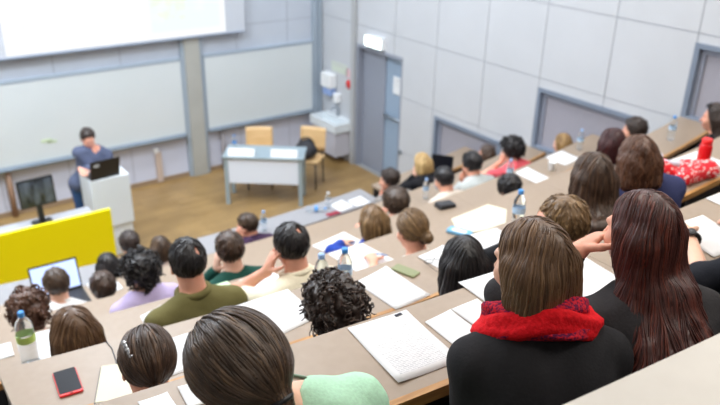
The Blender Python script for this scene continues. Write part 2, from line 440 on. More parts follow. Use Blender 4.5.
# sink by the door
t = thing('washbasin_unit', 'white washbasin on a grey cabinet in the corner by the door', 'washbasin', (6.45, 9.58, 0))
S0, S1, SX = 9.25, 10.0, 6.30
mb = MB()
mb.box((SX, S0, .56), (XW, S0+.06, .70)); mb.box((SX, S1-.06, .56), (XW, S1, .70)); mb.box((SX, S0+.06, .56), (SX+.05, S1-.06, .70)); mb.box((XW-.10, S0+.06, .56), (XW, S1-.06, .72)); mb.box((SX+.05, S0+.06, .53), (XW-.1, S1-.06, .585))
mb.build('basin', [M_CERAM], t)
mb = MB(); mb.box((SX+.03, S0+.03, .14), (XW, S1-.03, .53)); mb.build('cabinet', [mat('pale_lilac_cabinet', s2l(196, 196, 206), .45)], t)
mb = MB(); mb.tube([(XW-.05, 9.6, .72), (XW-.05, 9.6, .86), (XW-.09, 9.6, .89), (XW-.17, 9.6, .87), (XW-.18, 9.6, .84)], .014, 8); mb.build('tap', [M_ALU], t)
t = thing('towel_dispenser', 'white paper towel dispenser with blue lower half above the washbasin', 'dispenser', (XW-.07, 9.85, 1.02))
mb = MB(); mb.rbox((XW-.15, 9.70, 1.17), (XW, 9.99, 1.40), .03); mb.build('cover', [M_WHITE], t)
mb = MB(); mb.rbox((XW-.13, 9.73, 1.04), (XW, 9.96, 1.17), .03); mb.build('lower_tray', [mat('dispenser_blue', s2l(150, 176, 226), .4)], t)
t = thing('soap_dispenser', 'small white soap dispenser between towel box and tap', 'dispenser', (XW-.05, 9.63, .92))
mb = MB(); mb.rbox((XW-.1, 9.57, .95), (XW, 9.69, 1.10), .02); mb.build('body', [M_WHITE], t)
mb = MB(); mb.box((XW-.08, 9.61, .925), (XW-.04, 9.65, .95)); mb.build('spout', [M_ALU], t)
mb = MB(); mb.lathe([(.001, 0), (.075, 0), (.075, .012), (.001, .012)], n=20, M=Matrix.Translation((XW, 9.36, 1.31)) @ Matrix.Rotation(-math.pi/2, 4, 'Y'))
mb.build('', [M_REDPL]); o = bpy.context.scene.objects[-1]
o.name = 'round_sign'; o.data.name = 'round_sign'; tag(o, 'round red sign on the wall right of the towel dispenser', 'sign')
mb = MB(); mb.box((XW-.004, 9.42, 1.44), (XW, 9.86, 1.60)); mb.box((XW-.0045, 9.46, 1.55), (XW-.004, 9.80, 1.57), 1)
tag(mb.build('wall_notice', [mat('pale_green_sheet', s2l(206, 214, 200), .8), M_INK], origin=(XW, 9.6, 1.44)), 'pale greenish notice sheet on the wall over the washbasin', 'notice')
mb = MB(); mb.box((XW-.004, 9.32, 1.42), (XW, 9.44, 1.56))
tag(mb.build('wall_notice', [mat('pink_sheet', s2l(226, 190, 196), .8)], origin=(XW, 9.38, 1.42)), 'small pinkish notice sheet above the round red sign', 'notice')
mb = MB(); mb.rbox((XW-.03, 8.0-.04, .56), (XW, 8.0+.02, .62), .01)
tag(mb.build('wall_socket', [M_ALU], origin=(XW-.01, 8.0, .56)), 'small grey wall socket low on the wall right of the door', 'socket')

# ------------------------------------------------------------------ lecturer's corner
t = thing('demonstration_desk', 'bright yellow fronted lecturer desk with grey worktop', 'desk', (1.0, 7.9, 0))
mb = MB(); mb.rbox((-1.2, 7.42, .02), (2.09, 7.46, 1.05), .012); mb.build('front_panel', [M_YEL], t)
mb = MB(); mb.box((-1.2, 7.46, .74), (2.05, 8.22, .78)); mb.build('worktop', [M_GREYTOP], t)
for xa in (2.0, -1.2):
    mb = MB(); mb.box((xa, 7.46, 0), (xa+.04, 8.2, .74)); mb.build('side_panel', [M_PODIUM], t)
t = thing('lectern', 'pale grey box lectern beside the yellow desk', 'lectern', (2.37, 8.5, 0))
mb = MB(); mb.rbox((2.13, 8.26, .42), (2.60, 8.72, 1.06), .01); mb.build('upper_box', [M_PODIUM], t)
mb = MB(); mb.rbox((2.15, 8.29, 0), (2.585, 8.70, .415), .01); mb.build('base_box', [M_PODIUM], t)

def laptop(loc, rotz, open_deg, w, dep, label, screen, flip=False):
    """laptop facing -Y (user on the -Y side) in local space"""
    t = thing('laptop', label, 'laptop', loc); t.rotation_euler = (0, 0, rotz)
    org = np.array(loc, float)
    mb = MB(); mb.rbox((-w/2, -dep/2, 0), (w/2, dep/2, .018), .012); o = mb.build('base', [M_BLACK]); o.parent = t
    mb = MB()
    for r in range(5):
        for k in range(12): mb.box((-w*.42 + k*w*.07, -dep*.08 + r*dep*.1, .018), (-w*.42 + k*w*.07 + w*.06, -dep*.08 + r*dep*.1 + dep*.08, .0195))
    k_ = mb.build('keyboard', [M_DKMET]); k_.parent = t
    a = math.radians(open_deg)
    MM = Matrix.Translation((0, dep/2-.008, .018)) @ Matrix.Rotation(-(a - math.pi/2), 4, 'X')
    mb = MB(); mb.box((-w/2, 0, 0), (w/2, .010, dep*.98), 0, MM); l = mb.build('lid', [M_BLACK]); l.parent = t
    mb = MB(); mb.box((-w/2+.012, -.0012, .018), (w/2-.012, -.0002, dep*.98-.012), 0, MM); s_ = mb.build('display', [screen]); s_.parent = l
    if flip:
        mb = MB(); mb.box((w*.2, .0101, dep*.66), (w*.38, .0112, dep*.82), 0, MM); q = mb.build('lid_sticker', [mat('sticker_grey', s2l(190, 196, 204), .5)]); q.parent = l
    return t
SCR_BLUE = emis('display_blue', s2l(186, 206, 250), .72)
SCR_DARK = mat('display_off', (.008, .008, .012), .4, 0, .15)
laptop((2.31, 8.405, 1.06), math.pi + .08, 104, .36, .25, 'black laptop open on top of the pale lectern', SCR_BLUE, True)

t = thing('monitor', 'black flat monitor standing on the yellow lecturer desk', 'monitor', (1.55, 8.1, .78))
MM = Matrix.Translation((1.50, 8.06, .78)) @ Matrix.Rotation(.06, 4, 'Z') @ Matrix.Rotation(-.1, 4, 'X')
mb = MB(); mb.rbox((-.195, -.02, .21), (.195, .02, .53), .01, 0, MM); mb.build('casing', [M_BLACK], t)
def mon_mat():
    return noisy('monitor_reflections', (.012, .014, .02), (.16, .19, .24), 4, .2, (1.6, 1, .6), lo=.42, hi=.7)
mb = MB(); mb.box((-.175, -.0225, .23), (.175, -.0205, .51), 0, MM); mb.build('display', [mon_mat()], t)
mb = MB(); mb.box((-.03, -.01, 0), (.03, .03, .23), 0, MM); mb.rbox((-.11, -.07, 0), (.11, .09, .012), .02, 0, Matrix.Translation((1.50, 8.06, .78))); mb.build('stand', [M_BLACK], t)
mb = MB(); mb.rbox((1.42, 7.80, .78), (1.75, 7.93, .80), .012); mb.build('', [M_DKMET]); o = bpy.context.scene.objects[-1]
o.name = 'keyboard'; tag(o, 'dark keyboard in front of the black monitor', 'keyboard')

# panel table with chairs
TT = Matrix.Translation((4.74, 8.74, 0)) @ Matrix.Rotation(math.radians(-38), 4, 'Z')
def tloc(x, y, z): return tuple(TT @ Vector((x, y, z)))
t = thing('panel_table', 'small pale table with steel legs facing the audience', 'table', (4.74, 8.74, 0))
mb = MB(); mb.rbox((-.58, -.25, .72), (.58, .25, .75), .015, 0, TT); mb.build('tabletop', [M_TABLEM], t)
mb = MB(); mb.box((-.50, -.22, .34), (.50, -.20, .71), 0, TT); mb.build('modesty_panel', [M_TABLE], t)
for sx in (-.53, .53):
    for sy in (-.20, .20):
        mb = MB(); mb.box((sx-.028, sy-.028, 0), (sx+.028, sy+.028, .72), 0, TT); mb.build('leg', [M_TABLEM], t)
for k, (x, lb) in enumerate(((-.31, 'left white name card standing on the pale table'), (.30, 'right white name card standing on the pale table'))):
    mb = MB(); v = [(x-.19, -.22, .7505), (x+.19, -.22, .7505), (x+.19, -.17, .86), (x-.19, -.17, .86), (x+.19, -.10, .7505), (x-.19, -.10, .7505)]
    v2 = [(a, b+.003, c-.003) for a, b, c in v]
    mb.add([tloc(*p) for p in v] + [tloc(*p) for p in v2], [(0,1,2,3), (3,2,4,5), (7,6,9,8), (8,9,11,10)] if False else [(0,1,2,3), (3,2,4,5), (0,3,5), (1,4,2)])
    tag(mb.build('name_card', [M_WHITE], origin=tloc(x, -.15, .75)), lb, 'name card')

def ply_chair(loc, rotz, label):
    t = thing('plywood_chair', label, 'chair', loc, 'plywood chairs behind the pale table')
    MM = Matrix.Rotation(rotz, 4, 'Z'); L0 = Matrix.Translation(loc) @ MM
    mb = MB(); mb.rbox((-.21, -.21, .44), (.21, .21, .455), .05, 0, L0); mb.build('seat', [M_BIRCH], t)
    mb = MB()
    # curved back shell
    nx, nz = 8, 6; v = []; f = []
    for s in (0, .012):
        for j in range(nz+1):
            for i in range(nx+1):
                u = i/nx*2-1; w = j/nz
                v.append(tuple(L0 @ Vector((u*.205, .20 - .035*(1-u*u)*-1 + .05*w + s - .02, .50 + .36*w))))
    n1 = (nx+1)*(nz+1)
    for j in range(nz):
        for i in range(nx):
            a = j*(nx+1)+i; f += [(a, a+1, a+nx+2, a+nx+1), (n1+a, n1+a+nx+1, n1+a+nx+2, n1+a+1)]
    for i in range(nx): f += [(i, n1+i, n1+i+1, i+1), (nz*(nx+1)+i, nz*(nx+1)+i+1, n1+nz*(nx+1)+i+1, n1+nz*(nx+1)+i)]
    for j in range(nz): f += [(j*(nx+1), (j+1)*(nx+1), n1+(j+1)*(nx+1), n1+j*(nx+1)), (j*(nx+1)+nx, n1+j*(nx+1)+nx, n1+(j+1)*(nx+1)+nx, (j+1)*(nx+1)+nx)]
    mb.add(v, f, 0, True); mb.build('backrest', [M_BIRCH], t)
    for sx in (-.18, .18):
        for sy in (-.18, .18):
            mb = MB(); mb.tube([tuple(L0 @ Vector((sx, sy, 0))), tuple(L0 @ Vector((sx*.95, sy*.95, .44)))], .011, 8); mb.build('leg', [M_DKMET], t)
        mb = MB(); mb.tube([tuple(L0 @ Vector((sx*.9, .15, .44))), tuple(L0 @ Vector((sx*.9, .215, .56))), tuple(L0 @ Vector((sx*.9, .245, .74)))], .010, 8); mb.build('back_post', [M_DKMET], t)
    return t
ply_chair((4.92, 9.25, 0), math.radians(-30), 'light plywood chair standing empty behind the pale table')
ply_chair((5.55, 8.86, 0), math.radians(-52), 'light plywood chair with a black bag on its seat')
t = thing('shoulder_bag', 'black bag lying on the right plywood chair', 'bag', (5.50, 8.84, .46))
# (bag is shaped further below with the SDF tools)
BAG = t

# ------------------------------------------------------------------ desk rows
ROWLAB = {0: 'cream desk nearest the camera, right foreground',
          1: 'beige curved desk row in front of the woman with the red scarf',
          2: 'beige curved desk row with the red phone and the olive phone on it',
          3: 'beige curved desk row before the olive jacket man and cream shirt man',
          4: 'beige curved desk row before the woman in the lavender top',
          5: 'beige curved desk row carrying the laptop with the bright screen',
          6: 'cool-lit greyish front desk row nearest the lecturer, bordering the parquet floor'}
def desk_row(i, x0, x1, label, laminate, seams, edge=None):
    z = ZD[i]; dep = .365
    xm = (x0+x1)/2
    t = thing('lecture_desk', label, 'desk', (xm, arc(i, xm, .2), TIER[i]), 'curved lecture hall desks')
    cuts = [x0] + seams + [x1]
    for a, b in zip(cuts[:-1], cuts[1:]):
        mb = MB(); arc_slab(mb, i, a+.0008, b-.0008, dep-.022, 0, z-.03, z); mb.build('worktop', [laminate], t)
    mb = MB(); arc_slab(mb, i, x0, x1, dep, dep-.0215, z-.036, z+.0005); mb.build('front_edging', [edge or M_WOOD], t)
    mb = MB(); arc_slab(mb, i, x0+.01, x1-.01, .055, .02, TIER[i]+.02, z-.03); mb.build('front_panel', [M_PANEL], t)
    for xs in [x0+.03] + seams + [x1-.07]:
        mb = MB(); arc_slab(mb, i, xs, xs+.04, .30, .055, TIER[i], z-.03); mb.build('support', [M_DKMET], t)
    return t
SEAT = None
def seat(x, y, zt, ang):
    """tip-up seat on a post, under one student"""
    global SEAT
    lab = 'wooden tip up chair under a seated student behind a desk row'
    if SEAT is None:
        t = thing('lecture_chair', lab, 'chair', (0, 0, 0), 'tip up chairs behind the desks')
        mb = MB(); mb.rbox((-.19, -.17, .375), (.19, .17, .395), .05); mb.build('seat_board', [M_BENCH], t)
        mb = MB(); mb.lathe([(.10, 0), (.10, .008), (.024, .02), (.022, .36), (.06, .375)], (0, 0, 0), 14); mb.build('post', [M_DKMET], t)
        SEAT = t
        SEAT.location = (x, y, zt); SEAT.rotation_euler = (0, 0, ang); return
    clone(SEAT, (x, y, zt), lab, 'tip up chairs behind the desks', ang)
desk_row(0, .42, 6.0, ROWLAB[0], M_LAMC, [2.4, 4.2])
desk_row(1, .24, 6.2, ROWLAB[1], M_LAM, [2.02, 3.8])
desk_row(2, .225, 6.4, ROWLAB[2], M_LAM, [2.15, 4.0])
desk_row(3, .22, XW-.01, ROWLAB[3], M_LAM, [2.3, 4.2])
desk_row(4, .22, XW-.01, ROWLAB[4], M_LAM, [2.4, 4.2, 5.4])
desk_row(5, .22, XW-.01, ROWLAB[5], M_LAM, [2.4, 4.5])
desk_row(6, .22, 4.62, ROWLAB[6], M_LAMG, [2.4], M_LAMG)
desk_row(6, 4.80, XW-.01, 'front desk section near the door, under the dark tilted laptop', M_LAM, [])
# ------------------------------------------------------------------ SDF modelling tools
def unit(a): a = np.asarray(a, float); return a/(np.linalg.norm(a)+1e-12)
def smin(a, b, k):
    h = np.clip(.5 + .5*(b-a)/k, 0, 1); return b*(1-h) + a*h - k*h*(1-h)

def sines(p, freq, seed, n=5):
    g = np.random.default_rng(seed); s = 0
    for _ in range(n):
        w = g.normal(size=3); w = w/np.linalg.norm(w)*freq*g.uniform(.6, 1.5)
        s = s + np.sin(p[..., 0]*w[0] + p[..., 1]*w[1] + p[..., 2]*w[2] + g.uniform(0, 6.28))
    return s/n

class Field:
    """smooth union of simple shapes, sampled on a grid and turned into one mesh"""
    def __init__(s): s.p = []
    def cone(s, a, b, ra, rb, k=.02, op='u'): s.p.append(('c', np.asarray(a, float), np.asarray(b, float), ra, rb, k, op)); return s
    def ell(s, c, r, A=None, k=.02, op='u'): s.p.append(('e', np.asarray(c, float), np.asarray(r, float), np.eye(3) if A is None else A, None, k, op)); return s
    def cut(s, c, n, k=.006): s.p.append(('h', np.asarray(c, float), unit(n), None, None, k, 's')); return s
    def bounds(s, grow):
        lo = np.full(3, 1e9); hi = -lo
        for q in s.p:
            if q[6] == 's': continue
            a, b = s.pb(q, grow); lo = np.minimum(lo, a); hi = np.maximum(hi, b)
        return lo, hi
    @staticmethod
    def pb(q, g):
        if q[0] == 'c':
            m = max(q[3], q[4]) + g; return np.minimum(q[1], q[2])-m, np.maximum(q[1], q[2])+m
        e = np.sqrt(((q[3]*q[2])**2).sum(1)) if q[3] is not None else q[2]
        return q[1]-e-g, q[1]+e+g
    def sample(s, v, grow=0., disp=None):
        lo, hi = s.bounds(grow + 3*v); n = np.ceil((hi-lo)/v).astype(int)+1
        d = np.full(n, .2, np.float32)
        ax = [lo[i] + v*np.arange(n[i]) for i in range(3)]
        for q in s.p:
            k = q[5]
            if q[0] == 'h':
                f = (ax[0][:, None, None]-q[1][0])*q[2][0] + (ax[1][None, :, None]-q[1][1])*q[2][1] + (ax[2][None, None, :]-q[1][2])*q[2][2]
                d = -smin(-d, -f.astype(np.float32), k); continue
            a, b = s.pb(q, k + grow + 4*v)
            i0 = np.clip(np.floor((a-lo)/v).astype(int), 0, n-1); i1 = np.clip(np.ceil((b-lo)/v).astype(int)+1, 1, n)
            if (i1 <= i0).any(): continue
            sl = tuple(slice(i0[i], i1[i]) for i in range(3))
            P = np.stack(np.meshgrid(*[ax[i][sl[i]] for i in range(3)], indexing='ij'), -1)
            if q[0] == 'c':
                ab = q[2]-q[1]; t = np.clip(((P-q[1]) @ ab)/(ab @ ab + 1e-12), 0, 1)
                f = np.linalg.norm(P - q[1] - t[..., None]*ab, axis=-1) - (q[3] + t*(q[4]-q[3]))
            else:
                L = (P-q[1]) @ q[3]; k0 = np.linalg.norm(L/q[2], axis=-1); k1 = np.linalg.norm(L/q[2]**2, axis=-1)
                f = k0*(k0-1)/(k1+1e-9)
            if q[6] == 'u': d[sl] = smin(d[sl], f - grow, k)
            else: d[sl] = -smin(-d[sl], f, k)
        if disp is not None:
            idx = np.where(np.abs(d) < .04)
            P = np.stack([ax[i][idx[i]] for i in range(3)], -1)
            d[idx] += disp(P)
        return d, lo

def nets(d, lo, v):
    """naive surface nets -> (verts, quads)"""
    ins = d < 0
    n = np.array(d.shape)
    c = sum(ins[i:n[0]-1+i, j:n[1]-1+j, k:n[2]-1+k].astype(np.int8) for i in (0, 1) for j in (0, 1) for k in (0, 1))
    act = (c > 0) & (c < 8); ijk = np.argwhere(act)
    if len(ijk) == 0: return np.zeros((0, 3)), np.zeros((0, 4), int)
    idm = np.full(act.shape, -1, np.int32); idm[act] = np.arange(len(ijk))
    pos = np.zeros((len(ijk), 3)); cnt = np.zeros(len(ijk))
    C = [(i, j, k) for i in (0, 1) for j in (0, 1) for k in (0, 1)]
    for a in C:
        for ax in range(3):
            if a[ax]: continue
            b = list(a); b[ax] = 1
            da = d[tuple((ijk+a).T)]; db = d[tuple((ijk+b).T)]
            m = (da < 0) != (db < 0)
            t = da/(da-db+1e-12*(da == db))
            p = np.tile(np.array(a, float), (len(ijk), 1)); p[:, ax] = t
            pos[m] += p[m]; cnt[m] += 1
    verts = lo + v*(ijk + pos/cnt[:, None])
    quads = []
    for ax in range(3):
        b, c_ = (ax+1) % 3, (ax+2) % 3
        s0 = [slice(None)]*3; s1 = [slice(None)]*3
        s0[ax] = slice(0, -1); s1[ax] = slice(1, None)
        A, B = ins[tuple(s0)], ins[tuple(s1)]
        e = np.argwhere(A != B)
        ok = (e[:, b] > 0) & (e[:, c_] > 0) & (e[:, b] < n[b]-1) & (e[:, c_] < n[c_]-1); e = e[ok]
        o = lambda db, dc: idm[tuple((e + np.eye(3, dtype=int)[b]*db + np.eye(3, dtype=int)[c_]*dc).T)]
        q = np.stack([o(-1, -1), o(0, -1), o(0, 0), o(-1, 0)], 1)
        fl = ~A[tuple(e.T)]
        q[fl] = q[fl][:, ::-1]
        quads.append(q)
    return verts, np.concatenate(quads)

def relax(v, q, it=2, w=.5):
    """light smoothing of a quad mesh"""
    n = len(v); e = np.concatenate([q[:, [0, 1]], q[:, [1, 2]], q[:, [2, 3]], q[:, [3, 0]]])
    for _ in range(it):
        s = np.zeros_like(v); c = np.zeros(n)
        for a, b in ((0, 1), (1, 0)):
            for x in range(3): s[:, x] += np.bincount(e[:, a], v[e[:, b], x], n)
            c += np.bincount(e[:, a], minlength=n)
        v = v*(1-w) + w*s/np.maximum(c, 1)[:, None]
    return v

def tri(d, lo, v, P):
    g = (P-lo)/v; g = np.clip(g, 0, np.array(d.shape)-1.001); i = g.astype(int); f = g-i
    r = 0
    for a in (0, 1):
        for b in (0, 1):
            for c in (0, 1):
                w = (f[:, 0] if a else 1-f[:, 0])*(f[:, 1] if b else 1-f[:, 1])*(f[:, 2] if c else 1-f[:, 2])
                r = r + w*d[i[:, 0]+a, i[:, 1]+b, i[:, 2]+c]
    return r
def grad(d, lo, v, P):
    G = np.stack([tri(d, lo, v, P+v*e)-tri(d, lo, v, P-v*e) for e in np.eye(3)], 1)
    return G/(np.linalg.norm(G, axis=1)[:, None]+1e-9)

def mesh_field(F, v, grow=0., disp=None, it=2):
    d, lo = F.sample(v, grow, disp); V, Q = nets(d, lo, v)
    return relax(V, Q, it), Q

def place(name, V, Q, mats, parent, fmat=None, smooth=True):
    me = mk_mesh(name, V, Q, mats, fmat, smooth, origin=parent['_org'])
    o = bpy.data.objects.new(name, me); COL.objects.link(o); o.parent = parent
    return o

# ------------------------------------------------------------------ people
HAIRC = {'brown': ((76, 56, 44), (57, 42, 33), (102, 77, 58)), 'lightbrown': ((104, 76, 52), (80, 57, 40), (122, 92, 64)),
         'ash': ((78, 60, 46), (58, 45, 36), (112, 88, 66)), 'dark': ((60, 47, 41), (46, 37, 33), (84, 66, 56)), 'black': ((36, 32, 33), (26, 24, 26), (52, 46, 46)),
         'auburn': ((74, 33, 26), (54, 24, 20), (108, 50, 36)), 'dkred': ((62, 26, 28), (48, 20, 22), (78, 34, 34)), 'redbrown': ((94, 62, 44), (74, 48, 35), (116, 78, 55)),
         'blond': ((160, 126, 78), (126, 96, 58), (196, 162, 108)), 'dkblond': ((128, 100, 68), (98, 75, 50), (160, 128, 86)), 'sand': ((198, 166, 112), (170, 138, 92), (218, 190, 138))}
def hair_mats(c):
    a, b, l = HAIRC[c]
    return [noisy(f'hair_{c}', s2l(*a), s2l(*b), 40, .38, (1, 1, .25), .5, .3),
            noisy(f'hair_{c}_deep', s2l(*b), s2l(*a), 60, .45, (1, 1, .2), .4),
            noisy(f'hair_{c}_pale', s2l(*l), s2l(*a), 50, .38, (1, 1, .2), .5)]
def cloth(c, rough=.85):
    return noisy('cloth_%d_%d_%d' % c, s2l(*c), s2l(*[int(x*.95) for x in c]), 140, rough, (1, 1, 1), .25, .15)

def rotm(yaw, pitch, roll):
    """columns right, forward, up; yaw>0 turns to the person's left, pitch>0 looks down, roll>0 tips to the right"""
    R = Matrix.Rotation(math.radians(yaw), 3, 'Z') @ Matrix.Rotation(math.radians(-pitch), 3, 'X') @ Matrix.Rotation(math.radians(roll), 3, 'Y')
    return np.array(R)

def ik(S, T, l1, l2, hint):
    d = T-S; L = np.linalg.norm(d)
    if L > (l1+l2)*.995: T = S + d/L*(l1+l2)*.995; d = T-S; L = np.linalg.norm(d)
    x = (l1*l1 - l2*l2 + L*L)/(2*L); h = math.sqrt(max(l1*l1 - x*x, 0)); u = d/L
    n = unit(hint - u*(hint @ u))
    return S + u*x + n*h, T

def add_hand(F, W, dirn, pn, side, curl, sc=1., rmin=0.):
    """palm and five fingers; pn = palm normal, side=+1 thumb towards cross(dirn,pn)"""
    dirn = unit(dirn); pn = unit(pn - dirn*(pn @ dirn)); ac = np.cross(dirn, pn)*side
    A = np.stack([ac, dirn, pn], 1)
    F.ell(W + dirn*.05*sc, (.038*sc, .052*sc, .017*sc), A, .012)
    F.cone(W - dirn*.01, W + dirn*.03*sc, .024*sc, .022*sc, .015)
    for j, (off, ln, r) in enumerate(((.030, .070, .0092), (.010, .080, .0095), (-.010, .074, .0092), (-.029, .058, .0082))):
        p = W + dirn*(.088*sc - abs(off-.005)*.25) + ac*off*sc; d = unit(dirn + ac*off*2.2); a = curl*.45 + j*.06*curl
        for s_ in (.46, .32, .25):
            d = unit(d*math.cos(a) + pn*math.sin(a)); q = p + d*ln*s_*sc
            F.cone(p, q, max(r*sc, rmin), max(r*.9*sc, rmin), .004); p = q; a = curl*.6
    p = W + dirn*.022*sc + ac*.028*sc; d = unit(dirn*.55 + ac*.75 + pn*.3)
    for s_, r in ((.042, .0125), (.030, .0105), (.024, .0092)):
        q = p + d*s_*sc; F.cone(p, q, max(r*sc, rmin), max(r*.92*sc, rmin), .006); p = q; d = unit(d + dirn*.45 + pn*.2*curl)

def strands(d, lo, v, roots, flow, n_steps, step, r0, lift, rng, sides=4, wav=0., stop=None):
    """tapered hair locks marched along the hair surface"""
    N = len(roots); P = roots.copy(); tr = [P.copy()]; alive = np.ones(N, bool); ln = np.ones(N, int)
    lf = rng.uniform(.0, 1., N)*lift
    ph = rng.uniform(0, 6.28, N)
    for s in range(n_steps):
        f = flow(P); G = grad(d, lo, v, P)
        f = f - G*(f*G).sum(1)[:, None]; L = np.linalg.norm(f, axis=1); ok = L > .12
        f = f/(L[:, None]+1e-9)
        if wav: f = f + np.cross(G, f)*(wav*np.sin(ph + s*.9))[:, None]
        Pn = P + f*step; dd = tri(d, lo, v, Pn); Gn = grad(d, lo, v, Pn)
        Pn = Pn - Gn*np.clip(dd - lf, -.02, .02)[:, None]
        if stop is not None: ok &= ~stop(Pn)
        alive &= ok; P = np.where(alive[:, None], Pn, P); ln += alive; tr.append(P.copy())
        if not alive.any(): break
    T = np.stack(tr, 1); VV = []; QQ = []; WW = []; o = 0
    for i in range(N):
        m = min(ln[i], int(rng.uniform(.7, 1.)*n_steps)+1)
        if m < 4: continue
        p = T[i, :m]; t = np.gradient(p, axis=0); t /= np.linalg.norm(t, axis=1)[:, None]+1e-9
        G = grad(d, lo, v, p); b = np.cross(t, G); b /= np.linalg.norm(b, axis=1)[:, None]+1e-9; G = np.cross(b, t)
        u = np.linspace(0, 1, m); rad = r0*rng.uniform(.7, 1.3)*np.sqrt(np.clip(1.02-u, .03, 1))*np.clip(u*6+.3, .3, 1)
        an = np.arange(sides)*2*math.pi/sides + .4
        ring = p[:, None] + rad[:, None, None]*(np.cos(an)[None, :, None]*b[:, None]*1.5 + np.sin(an)[None, :, None]*G[:, None]*.8)
        VV.append(ring.reshape(-1, 3)); k = np.arange(sides); j = np.arange(m-1)[:, None]
        q = np.stack([j*sides+k, j*sides+(k+1) % sides, (j+1)*sides+(k+1) % sides, (j+1)*sides+k], -1).reshape(-1, 4) + o
        QQ.append(q); WW.append(np.full(len(q), rng.choice([0, 1, 2], p=[.45, .3, .25]))); o += m*sides
    if not VV: return np.zeros((0, 3)), np.zeros((0, 4), int), np.zeros(0, int)
    return np.concatenate(VV), np.concatenate(QQ), np.concatenate(WW)

